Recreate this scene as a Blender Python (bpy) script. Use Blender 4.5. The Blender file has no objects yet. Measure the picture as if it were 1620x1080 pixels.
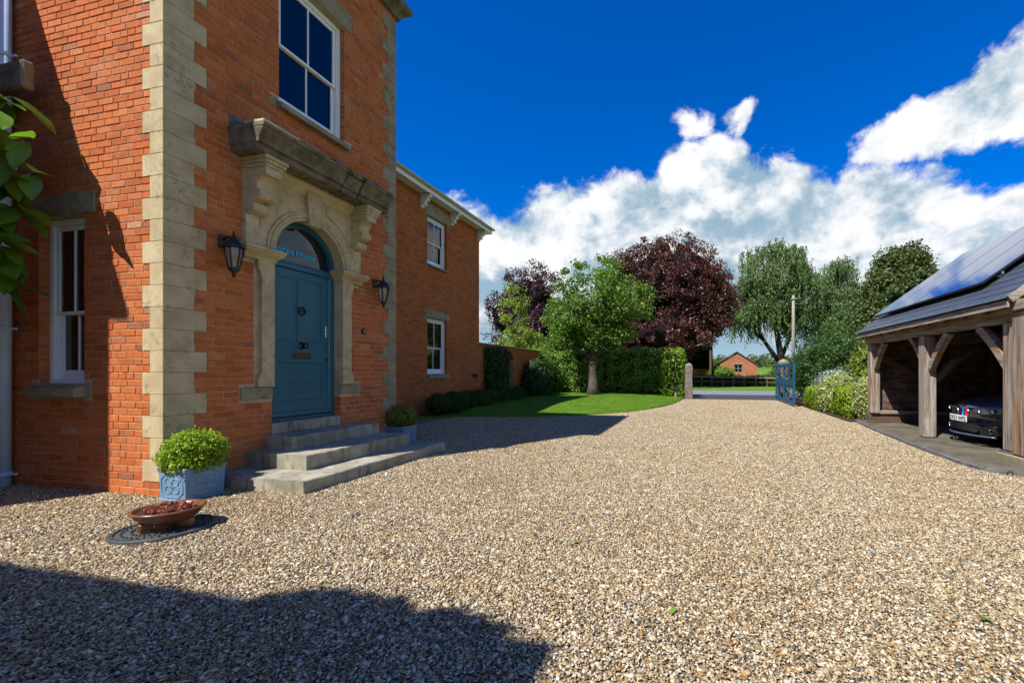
import bpy, math, random
import numpy as np
from mathutils import Vector, Matrix

# ------------------------------------------------------------------ scene, camera, sky, sun
S = bpy.context.scene
COL = S.collection
RND = random.Random(11)
rng = np.random.default_rng(11)
rad = math.radians

cam_d = bpy.data.cameras.new('camera')
cam = bpy.data.objects.new('camera', cam_d)
COL.objects.link(cam)
S.camera = cam
cam_d.sensor_width = 36
cam_d.lens = 36 * 689 / 1620
cam_d.shift_x = -(944 - 810) / 1620
cam_d.shift_y = (588 - 540) / 1620
cam_d.clip_start = 0.05
cam_d.clip_end = 6000
cam.location = (0, 0, 1.36)
cam.rotation_euler = (rad(90), 0, rad(12.995))

SUN_EL = rad(51.5)
SUN_H = Vector((0.508, 0.861))                 # way the light travels over the ground
sun_d = bpy.data.lights.new('sun', 'SUN')
sun_d.energy = 5.0
sun_d.angle = rad(0.5)
sun_d.color = (1.0, 0.98, 0.945)
sun = bpy.data.objects.new('sun', sun_d)
COL.objects.link(sun)
Ld = Vector((SUN_H.x * math.cos(SUN_EL), SUN_H.y * math.cos(SUN_EL), -math.sin(SUN_EL)))
sun.rotation_euler = Ld.to_track_quat('-Z', 'Y').to_euler()
sun.location = (-20, -30, 40)

S.view_settings.view_transform = 'Standard'
S.view_settings.look = 'None'
S.view_settings.exposure = 0.56
S.view_settings.gamma = 1.0
S.view_settings.use_curve_mapping = False
S.render.engine = 'CYCLES'
S.render.resolution_x = 1024
S.render.resolution_y = 682
S.cycles.max_bounces = 5
S.cycles.diffuse_bounces = 2
S.cycles.glossy_bounces = 3
S.cycles.transmission_bounces = 4
S.cycles.caustics_reflective = False
S.cycles.caustics_refractive = False

W = bpy.data.worlds.new('World')
S.world = W
W.use_nodes = True


def build_sky():
    nt = W.node_tree
    for n in list(nt.nodes):
        nt.nodes.remove(n)
    L = nt.links.new

    def N(t, **kw):
        n = nt.nodes.new(t)
        for k, v in kw.items():
            setattr(n, k, v)
        return n

    def M(op, a, b=None, c=None, clamp=False):
        n = N('ShaderNodeMath', operation=op, use_clamp=clamp)
        for i, x in enumerate((a, b, c)):
            if x is None:
                continue
            if isinstance(x, (int, float)):
                n.inputs[i].default_value = x
            else:
                L(x, n.inputs[i])
        return n.outputs[0]

    def mixc(f, a, b):
        n = N('ShaderNodeMix', data_type='RGBA')
        for s, x in ((n.inputs[0], f), (n.inputs[6], a), (n.inputs[7], b)):
            if isinstance(x, (int, float)):
                s.default_value = x
            elif isinstance(x, tuple):
                s.default_value = (*x, 1)
            else:
                L(x, s)
        return n.outputs[2]

    def smooth(x, lo, hi):
        n = N('ShaderNodeMapRange', interpolation_type='SMOOTHSTEP')
        L(x, n.inputs[0])
        n.inputs[1].default_value = lo
        n.inputs[2].default_value = hi
        return n.outputs[0]

    sky = N('ShaderNodeTexSky', sky_type='NISHITA')
    sky.sun_disc = False
    sky.sun_elevation = SUN_EL
    sky.sun_rotation = rad(210.5)
    sky.altitude = 200
    sky.air_density = 1.0
    sky.dust_density = 0.3
    sky.ozone_density = 2.5
    hs = N('ShaderNodeHueSaturation')
    hs.inputs['Saturation'].default_value = 1.62
    hs.inputs['Value'].default_value = 0.88
    L(sky.outputs[0], hs.inputs['Color'])
    tint = N('ShaderNodeMix', data_type='RGBA', blend_type='MULTIPLY')
    tint.inputs[0].default_value = 1
    L(hs.outputs[0], tint.inputs[6])
    tint.inputs[7].default_value = (0.52, 0.81, 1.24, 1)
    blue = tint.outputs[2]

    tc = N('ShaderNodeTexCoord')
    d = tc.outputs['Generated']
    sp = N('ShaderNodeSeparateXYZ')
    L(d, sp.inputs[0])
    x, y, z = sp.outputs
    az = M('ARCTAN2', x, y)
    hor = M('SQRT', M('ADD', M('MULTIPLY', x, x), M('MULTIPLY', y, y)))
    te = M('DIVIDE', z, M('MAXIMUM', hor, 0.02))

    def noise(scale, detail, rough, dist=0.0, off=(0, 0, 0), st=(1, 1, 1)):
        mp = N('ShaderNodeMapping')
        L(d, mp.inputs[0])
        mp.inputs['Location'].default_value = off
        mp.inputs['Scale'].default_value = st
        n = N('ShaderNodeTexNoise')
        n.inputs['Scale'].default_value = scale
        n.inputs['Detail'].default_value = detail
        n.inputs['Roughness'].default_value = rough
        n.inputs['Distortion'].default_value = dist
        L(mp.outputs[0], n.inputs['Vector'])
        return M('SUBTRACT', n.outputs[0], 0.5)

    big = noise(5.0, 12, 0.60, 0.25, (3.1, 0.4, 1.7), (1, 1, 1.35))
    fine = noise(14.0, 10, 0.60, 0.4, (0.3, 5.4, 2.2))
    # height of the cloud bank against azimuth, all the way round the horizon
    prof = [(-180, .36), (-150, .42), (-120, .38), (-95, .34), (-70, .33), (-50, .36), (-40, .39), (-32.5, .394), (-27.9, .375), (-24, .40), (-20, .43), (-14.2, .432),
            (-8.3, .434), (-4.2, .47), (-2.2, .51), (1.3, .515), (5.9, .492), (8.1, .46), (11.6, .442), (16.3, .41), (20.5, .40), (23.3, .38), (27, .355), (31.5, .33),
            (38, .34), (47, .36), (60, .37), (80, .36), (110, .33), (140, .38), (180, .36)]
    fc = N('ShaderNodeFloatCurve')
    L(M('DIVIDE', M('ADD', az, math.pi), 2 * math.pi), fc.inputs['Value'])
    cu = fc.mapping.curves[0]
    pts = [((a + 180) / 360, h) for a, h in prof]
    while len(cu.points) < len(pts):
        cu.points.new(0.5, 0.5)
    for p, q in zip(cu.points, pts):
        p.location = q
        p.handle_type = 'AUTO'
    fc.mapping.update()
    edge = M('SUBTRACT', fc.outputs[0], te)
    dens = M('ADD', M('ADD', edge, M('MULTIPLY', big, 0.20)), M('MULTIPLY', fine, 0.135))

    def blob(a0, t0, ra, rt, tilt, wgt):
        da = M('SUBTRACT', az, rad(a0))
        dt = M('SUBTRACT', te, t0)
        c, s = math.cos(tilt), math.sin(tilt)
        p = M('DIVIDE', M('ADD', M('MULTIPLY', da, c), M('MULTIPLY', dt, s)), ra)
        q = M('DIVIDE', M('SUBTRACT', M('MULTIPLY', dt, c), M('MULTIPLY', da, s)), rt)
        r = M('SQRT', M('ADD', M('MULTIPLY', p, p), M('MULTIPLY', q, q)))
        return M('MULTIPLY', M('SUBTRACT', 1.0, r), wgt)

    bl = None
    for args in ((26.0, .452, .150, .058, .16, .12), (33.0, .455, .15, .100, .2, .15), (-0.5, .555, .030, .035, .5, .05), (5.6, .560, .040, .026, .9, .05),
                 (-72, .72, .30, .09, -.1, .08), (95, .75, .35, .10, .1, .10), (150, .80, .35, .11, 0, .10), (-135, .78, .35, .10, .1, .10)):
        b = blob(*args)
        bl = b if bl is None else M('MAXIMUM', bl, b)
    bl = M('ADD', bl, M('ADD', M('MULTIPLY', big, 0.22), M('MULTIPLY', fine, 0.16)))
    dens = M('MAXIMUM', dens, bl)
    cover = smooth(dens, -0.006, 0.034)
    # lit tops against shaded undersides: the same noise sampled a little towards the sun
    lit = noise(5.0, 12, 0.60, 0.25, (3.1 - 0.035, 0.4 - 0.055, 1.7 + 0.06), (1, 1, 1.35))
    relief = M('SUBTRACT', big, lit)
    puff = noise(9.0, 8, 0.55, 0.2, (7.7, 1.9, 0.6))
    under = smooth(te, 0.42, 0.12)
    sh = M('ADD', M('ADD', M('ADD', 0.70, M('MULTIPLY', relief, 3.0)), M('MULTIPLY', puff, 1.15)), M('MULTIPLY', fine, 0.3))
    sh = M('SUBTRACT', sh, M('MULTIPLY', under, 0.30))
    thick = smooth(dens, 0.05, 0.32)
    sh = M('SUBTRACT', sh, M('MULTIPLY', thick, 0.10))
    sh = smooth(sh, 0.12, 0.84)
    cl = mixc(sh, (0.33, 0.48, 0.59), (1.0, 1.0, 1.0))
    haze = smooth(te, 0.10, 0.0)
    cl = mixc(M('MULTIPLY', haze, 0.45), cl, (0.45, 0.62, 0.78))

    bg1 = N('ShaderNodeBackground')
    L(blue, bg1.inputs[0])
    bg1.inputs[1].default_value = 0.11
    bg2 = N('ShaderNodeBackground')
    L(cl, bg2.inputs[0])
    bg2.inputs[1].default_value = 0.71
    mx = N('ShaderNodeMixShader')
    L(M('MULTIPLY', cover, 0.97), mx.inputs[0])
    L(bg1.outputs[0], mx.inputs[1])
    L(bg2.outputs[0], mx.inputs[2])
    out = N('ShaderNodeOutputWorld')
    L(mx.outputs[0], out.inputs[0])


build_sky()


# ------------------------------------------------------------------ helpers: tags, meshes, materials
def tag(o, label=None, cat=None, group=None, kind=None):
    if label:
        o['label'] = label
    if cat:
        o['category'] = cat
    if group:
        o['group'] = group
    if kind:
        o['kind'] = kind
    return o


def thing(name, label, cat, loc=(0, 0, 0), group=None, rz=0):
    o = bpy.data.objects.new(name, None)
    o.empty_display_size = 0.1
    COL.objects.link(o)
    o.location = loc
    o.rotation_euler = (0, 0, rz)
    return tag(o, label, cat, group)


def world_matrix(o):
    m = Matrix.LocRotScale(o.location, o.rotation_euler, o.scale)
    return world_matrix(o.parent) @ o.matrix_parent_inverse @ m if o.parent else m


def link(name, me, mat=None, parent=None, world=True):
    """link a mesh as one object; world=True: its coordinates are world coordinates"""
    o = bpy.data.objects.new(name, me)
    COL.objects.link(o)
    if mat and not me.materials:
        me.materials.append(MATS[mat] if isinstance(mat, str) else mat)
    if parent:
        o.parent = parent
        if world:
            o.matrix_parent_inverse = world_matrix(parent).inverted()
    return o


class MB:
    """collects shapes into one mesh"""

    def __init__(self):
        self.v, self.f, self.sm = [], [], []

    def add(self, vs, fs, smooth=False):
        k = len(self.v)
        self.v += [tuple(p) for p in vs]
        for f in fs:
            self.f.append([i + k for i in f])
            self.sm.append(smooth)
        return self

    def box(self, a, b, j=0.0):
        x0, x1 = sorted((a[0], b[0]))
        y0, y1 = sorted((a[1], b[1]))
        z0, z1 = sorted((a[2], b[2]))
        vs = [(x, y, z) for z in (z0, z1) for y in (y0, y1) for x in (x0, x1)]
        if j:
            vs = [tuple(c + RND.uniform(-j, j) for c in p) for p in vs]
        return self.add(vs, [(0, 2, 3, 1), (4, 5, 7, 6), (0, 1, 5, 4), (2, 6, 7, 3), (0, 4, 6, 2), (1, 3, 7, 5)])

    def bbox(self, a, b, r=0.01):
        """box with chamfered edges"""
        lo = [min(a[i], b[i]) for i in range(3)]
        hi = [max(a[i], b[i]) for i in range(3)]
        r = min(r, *(0.45 * (hi[i] - lo[i]) for i in range(3)))
        vs, idx = [], {}
        for sx in (0, 1):
            for sy in (0, 1):
                for sz in (0, 1):
                    for ax in range(3):
                        p = []
                        for i, s in enumerate((sx, sy, sz)):
                            base = hi[i] if s else lo[i]
                            off = 0 if i == ax else (-r if s else r)
                            p.append(base + off)
                        idx[(sx, sy, sz, ax)] = len(vs)
                        vs.append(p)
        fs = []
        for ax in range(3):
            o1, o2 = [i for i in range(3) if i != ax]
            for s in (0, 1):
                q = []
                for a1, a2 in ((0, 0), (1, 0), (1, 1), (0, 1)):
                    k = [0, 0, 0]
                    k[ax], k[o1], k[o2] = s, a1, a2
                    q.append(idx[(*k, ax)])
                fs.append(q)
        for ax in range(3):                       # edge strips along ax
            o1, o2 = [i for i in range(3) if i != ax]
            for a1 in (0, 1):
                for a2 in (0, 1):
                    k0 = [0, 0, 0]
                    k1 = [0, 0, 0]
                    k0[ax], k1[ax] = 0, 1
                    for k in (k0, k1):
                        k[o1], k[o2] = a1, a2
                    fs.append([idx[(*k0, o1)], idx[(*k1, o1)], idx[(*k1, o2)], idx[(*k0, o2)]])
        for sx in (0, 1):
            for sy in (0, 1):
                for sz in (0, 1):
                    fs.append([idx[(sx, sy, sz, i)] for i in range(3)])
        return self.add(vs, fs)

    def beam(self, p, q, w, h, up=(0, 0, 1), r=0.0):
        """rectangular bar from p to q"""
        p, q = Vector(p), Vector(q)
        d = (q - p).normalized()
        u = Vector(up)
        s = d.cross(u)
        if s.length < 1e-4:
            s = d.cross(Vector((1, 0, 0)))
        s.normalize()
        t = s.cross(d)
        vs = []
        for c in (p, q):
            for a, b in ((-1, -1), (1, -1), (1, 1), (-1, 1)):
                vs.append(c + s * a * w / 2 + t * b * h / 2)
        return self.add(vs, [(3, 2, 1, 0), (4, 5, 6, 7), (0, 1, 5, 4), (1, 2, 6, 5), (2, 3, 7, 6), (3, 0, 4, 7)])

    def tube(self, pts, rs, n=8, cap=True):
        pts = [Vector(p) for p in pts]
        if isinstance(rs, (int, float)):
            rs = [rs] * len(pts)
        k = len(pts)
        rings = []
        prev = None
        for i, p in enumerate(pts):
            d = (pts[min(i + 1, k - 1)] - pts[max(i - 1, 0)])
            if d.length < 1e-6:
                d = Vector((0, 0, 1))
            d.normalize()
            a = prev if prev is not None else (Vector((1, 0, 0)) if abs(d.x) < 0.9 else Vector((0, 1, 0)))
            a = (a - d * a.dot(d))
            a.normalize()
            prev = a
            b = d.cross(a)
            rings.append([p + (a * math.cos(t) + b * math.sin(t)) * rs[i] for t in [2 * math.pi * j / n for j in range(n)]])
        vs = [v for r in rings for v in r]
        fs = []
        for i in range(k - 1):
            for j in range(n):
                fs.append((i * n + j, i * n + (j + 1) % n, (i + 1) * n + (j + 1) % n, (i + 1) * n + j))
        self.add(vs, fs, True)
        if cap:
            base = len(self.v) - len(vs)
            self.f.append([base + j for j in reversed(range(n))])
            self.sm.append(False)
            self.f.append([base + (k - 1) * n + j for j in range(n)])
            self.sm.append(False)
        return self

    def lathe(self, prof, c=(0, 0, 0), n=24, smooth=True, sx=1, sy=1):
        vs = []
        for r, z in prof:
            for j in range(n):
                t = 2 * math.pi * j / n
                vs.append((c[0] + r * math.cos(t) * sx, c[1] + r * math.sin(t) * sy, c[2] + z))
        fs = []
        for i in range(len(prof) - 1):
            for j in range(n):
                fs.append((i * n + j, i * n + (j + 1) % n, (i + 1) * n + (j + 1) % n, (i + 1) * n + j))
        return self.add(vs, fs, smooth)

    def prism(self, poly, to3, d0, d1, smooth=False):
        """2-D polygon extruded; to3(a, b, depth) -> point"""
        n = len(poly)
        vs = [to3(a, b, d0) for a, b in poly] + [to3(a, b, d1) for a, b in poly]
        fs = [list(range(n)), list(range(2 * n - 1, n - 1, -1))]
        self.add(vs, fs)
        k = len(self.v) - 2 * n
        for i in range(n):
            j = (i + 1) % n
            self.f.append([k + i, k + n + i, k + n + j, k + j])
            self.sm.append(smooth)
        return self

    def mesh(self, name='mesh'):
        me = bpy.data.meshes.new(name)
        me.from_pydata(self.v, [], self.f)
        me.polygons.foreach_set('use_smooth', self.sm)
        me.update()
        import bmesh
        bm = bmesh.new()
        bm.from_mesh(me)
        bmesh.ops.recalc_face_normals(bm, faces=bm.faces)
        bm.to_mesh(me)
        bm.free()
        return me

    def build(self, name, mat, parent=None, world=True):
        return link(name, self.mesh(name), mat, parent, world)


def np_mesh(name, V, F, smooth=False):
    me = bpy.data.meshes.new(name)
    V = np.ascontiguousarray(V, dtype=np.float32)
    F = np.ascontiguousarray(F, dtype=np.int32)
    k = F.shape[1]
    me.vertices.add(len(V))
    me.vertices.foreach_set('co', V.ravel())
    me.loops.add(F.size)
    me.loops.foreach_set('vertex_index', F.ravel())
    me.polygons.add(len(F))
    me.polygons.foreach_set('loop_start', np.arange(0, F.size, k, dtype=np.int32))
    if smooth:
        me.polygons.foreach_set('use_smooth', np.ones(len(F), dtype=bool))
    me.update(calc_edges=True)
    return me


MATS = {}


class NT:
    def __init__(self, name):
        m = bpy.data.materials.new(name)
        m.use_nodes = True
        MATS[name] = m
        self.m, self.nt = m, m.node_tree
        self.b = self.nt.nodes['Principled BSDF']
        self.out = self.nt.nodes['Material Output']
        self.L = self.nt.links.new
        self.pos = self.n('ShaderNodeNewGeometry').outputs['Position']

    def n(self, t, **kw):
        o = self.nt.nodes.new(t)
        for k, v in kw.items():
            setattr(o, k, v)
        return o

    def put(self, sock, x):
        if isinstance(x, tuple):
            sock.default_value = (*x, 1) if len(x) == 3 and sock.type == 'RGBA' else x
        elif isinstance(x, (int, float)):
            sock.default_value = x
        else:
            self.L(x, sock)

    def math(self, op, a, b=0.0, clamp=False):
        o = self.n('ShaderNodeMath', operation=op, use_clamp=clamp)
        self.put(o.inputs[0], a)
        self.put(o.inputs[1], b)
        return o.outputs[0]

    def mix(self, f, a, b, blend='MIX'):
        o = self.n('ShaderNodeMix', data_type='RGBA', blend_type=blend)
        self.put(o.inputs[0], f)
        self.put(o.inputs[6], a)
        self.put(o.inputs[7], b)
        return o.outputs[2]

    def noise(self, scale, detail=5, rough=0.55, st=(1, 1, 1), vec=None, dist=0.0):
        mp = self.n('ShaderNodeMapping')
        self.L(vec or self.pos, mp.inputs[0])
        mp.inputs['Scale'].default_value = st
        o = self.n('ShaderNodeTexNoise')
        o.inputs['Scale'].default_value = scale
        o.inputs['Detail'].default_value = detail
        o.inputs['Roughness'].default_value = rough
        o.inputs['Distortion'].default_value = dist
        self.L(mp.outputs[0], o.inputs['Vector'])
        return o.outputs[0]

    def step(self, x, lo, hi):
        o = self.n('ShaderNodeMapRange', interpolation_type='SMOOTHSTEP')
        self.put(o.inputs[0], x)
        o.inputs[1].default_value = lo
        o.inputs[2].default_value = hi
        return o.outputs[0]

    def rand(self):
        """one random number per island and per object"""
        a = self.n('ShaderNodeNewGeometry').outputs['Random Per Island']
        b = self.n('ShaderNodeObjectInfo').outputs['Random']
        return self.math('FRACT', self.math('ADD', a, b))

    def ramp(self, x, stops, interp='LINEAR'):
        o = self.n('ShaderNodeValToRGB')
        o.color_ramp.interpolation = interp
        e = o.color_ramp.elements
        while len(e) < len(stops):
            e.new(0.5)
        for el, (p, c) in zip(e, stops):
            el.position = p
            el.color = (*c, 1)
        self.put(o.inputs[0], x)
        return o.outputs[0]

    def fin(self, col, rough=0.8, bump=None, bs=0.3, bd=0.01, spec=0.3, metal=0.0, coat=0.0):
        self.put(self.b.inputs['Base Color'], col)
        self.put(self.b.inputs['Roughness'], rough)
        self.b.inputs['Specular IOR Level'].default_value = spec
        self.b.inputs['Metallic'].default_value = metal
        self.b.inputs['Coat Weight'].default_value = coat
        if bump is not None:
            o = self.n('ShaderNodeBump')
            o.inputs['Strength'].default_value = bs
            o.inputs['Distance'].default_value = bd
            self.L(bump, o.inputs['Height'])
            self.L(o.outputs[0], self.b.inputs['Normal'])
        return self.m


def plain(name, c1, c2=None, scale=6.0, rough=0.75, bscale=60.0, bs=0.25, bd=0.004, st=(1, 1, 1), spec=0.3, metal=0.0, coat=0.0):
    t = NT(name)
    col = c1
    if c2:
        col = t.mix(t.step(t.noise(scale, 7, 0.6, st), 0.32, 0.68), c1, c2)
    t.fin(col, rough, t.noise(bscale, 4, 0.6, st) if bs else None, bs, bd, spec, metal, coat)


def leaf_mat(name, stops, trans=0.35, rough=0.5, spec=0.35):
    t = NT(name)
    col = t.ramp(t.rand(), stops)
    big = t.noise(1.1, 3, 0.5)
    col = t.mix(t.step(big, 0.3, 0.7), t.mix(1.0, col, (0.78, 0.80, 0.8), 'MULTIPLY'), col)
    t.fin(col, rough, spec=spec)
    tr = t.n('ShaderNodeBsdfTranslucent')
    t.L(t.mix(1.0, col, (1.25, 1.3, 0.7), 'MULTIPLY'), tr.inputs[0])
    mx = t.n('ShaderNodeMixShader')
    mx.inputs[0].default_value = trans
    t.L(t.b.outputs[0], mx.inputs[1])
    t.L(tr.outputs[0], mx.inputs[2])
    t.L(mx.outputs[0], t.out.inputs[0])


def make_materials():
    # brick: every brick its own tone, a few burnt or pale, mottled and pitted
    t = NT('brick')
    r = t.rand()
    c = t.ramp(r, [(0, (0.47, 0.122, 0.034)), (0.16, (0.54, 0.148, 0.042)), (0.45, (0.61, 0.175, 0.054)), (0.72, (0.57, 0.158, 0.046)),
                   (0.90, (0.62, 0.215, 0.080)), (0.955, (0.48, 0.155, 0.065)), (0.985, (0.36, 0.13, 0.065)), (1, (0.62, 0.31, 0.18))])
    m = t.noise(22, 8, 0.65, (1, 1, 0.6))
    c = t.mix(t.step(m, 0.25, 0.75), t.mix(1.0, c, (0.74, 0.70, 0.66), 'MULTIPLY'), c)
    soot = t.step(t.noise(1.6, 8, 0.68), 0.50, 0.72)
    c = t.mix(t.math('MULTIPLY', soot, 0.42), c, (0.16, 0.07, 0.04))
    pale = t.step(t.noise(31, 4, 0.6), 0.66, 0.8)
    c = t.mix(t.math('MULTIPLY', pale, 0.28), c, (0.55, 0.40, 0.30))
    t.fin(c, 0.85, t.noise(140, 6, 0.65), 0.55, 0.003, 0.15)
    # browner brick of the wing
    t = NT('wing_brick')
    r = t.rand()
    c = t.ramp(r, [(0, (0.36, 0.092, 0.026)), (0.3, (0.47, 0.126, 0.036)), (0.7, (0.52, 0.148, 0.044)), (0.92, (0.42, 0.12, 0.042)), (1, (0.31, 0.10, 0.048))])
    c = t.mix(t.step(t.noise(1.3, 5, 0.6), 0.4, 0.7), c, t.mix(1.0, c, (0.85, 0.92, 0.9), 'MULTIPLY'))
    t.fin(c, 0.85, t.noise(90, 5, 0.6), 0.4, 0.003, 0.15)
    # brick as a material for walls too far off or out of the frame
    t = NT('far_brick')
    br = t.n('ShaderNodeTexBrick')
    mp = t.n('ShaderNodeMapping')
    co = t.n('ShaderNodeTexCoord')
    cx = t.n('ShaderNodeSeparateXYZ')
    t.L(t.pos, cx.inputs[0])
    cb = t.n('ShaderNodeCombineXYZ')
    t.L(t.math('ADD', cx.outputs[0], cx.outputs[1]), cb.inputs[0])
    t.L(cx.outputs[2], cb.inputs[1])
    t.L(cb.outputs[0], br.inputs['Vector'])
    br.inputs['Scale'].default_value = 1.0
    br.inputs['Brick Width'].default_value = 0.2306
    br.inputs['Row Height'].default_value = 0.0796
    br.inputs['Mortar Size'].default_value = 0.006
    br.inputs['Color1'].default_value = (0.45, 0.14, 0.055, 1)
    br.inputs['Color2'].default_value = (0.30, 0.085, 0.035, 1)
    br.inputs['Mortar'].default_value = (0.36, 0.29, 0.21, 1)
    t.fin(br.outputs[0], 0.85, t.noise(60, 5, 0.6), 0.4, 0.004, 0.15)
    plain('mortar', (0.55, 0.45, 0.29), (0.37, 0.285, 0.18), 3.0, 0.95, 160, 0.5, 0.004, spec=0.1)
    plain('old_brick', (0.17, 0.09, 0.055), (0.10, 0.06, 0.042), 9, 0.9, 60, 0.5, 0.005)
    plain('wing_mortar', (0.36, 0.26, 0.15), (0.26, 0.18, 0.10), 3.0, 0.95, 160, 0.4, 0.004, spec=0.1)
    # dressed sandstone with lichen and soot
    for nm, base, dark, amt in (('stone', (0.60, 0.485, 0.295), (0.46, 0.355, 0.20), 0.6), ('old_stone', (0.38, 0.315, 0.205), (0.24, 0.195, 0.125), 0.9),
                                ('mossy_stone', (0.25, 0.205, 0.145), (0.10, 0.085, 0.06), 1.0)):
        t = NT(nm)
        c = t.mix(t.step(t.noise(5, 7, 0.62), 0.3, 0.7), base, dark)
        o = t.n('ShaderNodeObjectInfo').outputs['Random']
        c = t.mix(t.math('MULTIPLY', o, 0.45), c, t.mix(1.0, c, (0.78, 0.80, 0.72), 'MULTIPLY'))
        li = t.math('MULTIPLY', t.step(t.noise(13, 10, 0.75), 0.50, 0.64), t.step(t.noise(2.6, 3, 0.5), 0.43, 0.56))
        c = t.mix(t.math('MULTIPLY', li, amt), c, (0.16, 0.15, 0.075))
        so = t.step(t.noise(38, 8, 0.7), 0.60, 0.72)
        c = t.mix(t.math('MULTIPLY', so, 0.4 * amt), c, (0.10, 0.085, 0.06))
        t.fin(c, 0.88, t.noise(70, 8, 0.7), 0.6, 0.006, 0.15)
    # worn step stone
    t = NT('step_stone')
    c = t.mix(t.step(t.noise(3.5, 8, 0.65), 0.3, 0.7), (0.43, 0.385, 0.29), (0.235, 0.21, 0.15))
    c = t.mix(t.math('MULTIPLY', t.step(t.noise(9, 7, 0.72, (1, 1, 0.2)), 0.52, 0.66), 0.8), c, (0.115, 0.12, 0.06))
    t.fin(c, 0.85, t.noise(90, 8, 0.7), 0.65, 0.006, 0.2)
    # oak weathered to silver grey; grain runs along the given axis
    for nm, st in (('oak_z', (1, 1, 0.06)), ('oak_y', (1, 0.06, 1)), ('oak_x', (0.06, 1, 1))):
        t = NT(nm)
        g = t.noise(26, 9, 0.68, st, dist=0.6)
        c = t.ramp(g, [(0.25, (0.05, 0.036, 0.026)), (0.42, (0.20, 0.155, 0.115)), (0.56, (0.35, 0.30, 0.245)), (0.75, (0.50, 0.46, 0.41))])
        b = t.step(t.noise(5.0, 5, 0.6, st), 0.47, 0.60)
        c = t.mix(t.math('MULTIPLY', b, 0.8), c, t.mix(1.0, c, (0.95, 0.62, 0.36), 'MULTIPLY'))
        t.fin(c, 0.8, g, 0.6, 0.006, 0.2)
    plain('dark_oak', (0.16, 0.095, 0.05), (0.09, 0.055, 0.03), 7, 0.8, 30, 0.4, 0.004)
    plain('white_paint', (0.84, 0.85, 0.85), (0.78, 0.79, 0.80), 4, 0.4, 60, 0.05, 0.002, spec=0.5)
    plain('blue_paint', (0.008, 0.112, 0.165), (0.006, 0.092, 0.138), 3.0, 0.38, 14, 0.06, 0.004, (1, 1, 0.2), spec=0.5)
    plain('gate_paint', (0.010, 0.065, 0.125), (0.014, 0.085, 0.15), 3.0, 0.5, 30, 0.1, 0.004, spec=0.4)
    plain('planter_paint', (0.17, 0.29, 0.41), (0.14, 0.245, 0.355), 4.0, 0.5, 40, 0.1, 0.003, spec=0.4)
    plain('pipe_paint', (0.55, 0.66, 0.80), (0.48, 0.60, 0.76), 4.0, 0.45, 40, 0.08, 0.003, spec=0.4)
    plain('gutter', (0.60, 0.57, 0.48), (0.46, 0.43, 0.34), 3, 0.5, 40, 0.1, 0.003)
    plain('black_iron', (0.012, 0.012, 0.013), None, rough=0.45, bs=0.2, bscale=80, bd=0.002, spec=0.5)
    plain('grey_iron', (0.05, 0.052, 0.053), (0.085, 0.087, 0.085), 9, 0.6, 70, 0.4, 0.004, spec=0.4)
    plain('chrome', (0.7, 0.7, 0.72), None, rough=0.12, bs=0, metal=1.0)
    plain('brass_dark', (0.10, 0.075, 0.05), None, rough=0.35, bs=0, metal=1.0)
    plain('steel', (0.55, 0.57, 0.6), None, rough=0.35, bs=0, metal=1.0)
    plain('terracotta', (0.20, 0.075, 0.03), (0.13, 0.045, 0.02), 9, 0.28, 40, 0.15, 0.003, spec=0.6)
    plain('soil', (0.07, 0.045, 0.028), (0.04, 0.026, 0.017), 14, 0.95, 60, 0.8, 0.02, spec=0.1)
    plain('lead', (0.13, 0.17, 0.17), (0.07, 0.085, 0.075), 12, 0.55, 50, 0.3, 0.004, spec=0.4)
    plain('slate', (0.075, 0.085, 0.10), (0.05, 0.058, 0.07), 9, 0.42, 50, 0.35, 0.004, spec=0.5)
    plain('roof_slate', (0.09, 0.09, 0.10), (0.06, 0.06, 0.07), 5, 0.6, 30, 0.3, 0.006)
    plain('moss', (0.075, 0.09, 0.02), (0.05, 0.05, 0.015), 20, 0.95, 90, 0.9, 0.01, spec=0.05)
    plain('asphalt', (0.20, 0.21, 0.22), (0.16, 0.168, 0.178), 3, 0.85, 160, 0.5, 0.004)
    plain('dark_asphalt', (0.055, 0.055, 0.058), (0.04, 0.04, 0.042), 3, 0.85, 160, 0.5, 0.004)
    plain('concrete', (0.15, 0.128, 0.088), (0.085, 0.072, 0.05), 2.2, 0.9, 70, 0.5, 0.006, spec=0.15)
    plain('kerb_stone', (0.17, 0.16, 0.145), (0.10, 0.095, 0.085), 8, 0.9, 70, 0.6, 0.006)
    plain('post_stone', (0.235, 0.185, 0.145), (0.13, 0.10, 0.08), 6, 0.9, 45, 0.8, 0.015)
    plain('bark', (0.135, 0.105, 0.075), (0.065, 0.05, 0.036), 9, 0.95, 28, 1.0, 0.03, (1, 1, 0.3), spec=0.1)
    plain('pale_bark', (0.26, 0.225, 0.18), (0.13, 0.105, 0.08), 10, 0.95, 30, 0.8, 0.02, (1, 1, 0.4), spec=0.1)
    plain('dark_bark', (0.06, 0.047, 0.038), (0.035, 0.028, 0.022), 9, 0.95, 30, 0.8, 0.02, (1, 1, 0.3), spec=0.1)
    plain('pole_wood', (0.33, 0.30, 0.26), (0.24, 0.21, 0.18), 8, 0.85, 30, 0.3, 0.004, (1, 1, 0.1))
    plain('rust_tin', (0.30, 0.235, 0.20), (0.20, 0.13, 0.10), 1.5, 0.6, 12, 0.2, 0.01)
    plain('barn_board', (0.045, 0.035, 0.03), (0.025, 0.02, 0.018), 3, 0.9, 20, 0.3, 0.01)
    plain('lime_wash', (0.20, 0.155, 0.12), (0.085, 0.040, 0.027), 3.2, 0.95, 50, 0.6, 0.008, (1, 1, 2.5), spec=0.1)
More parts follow.
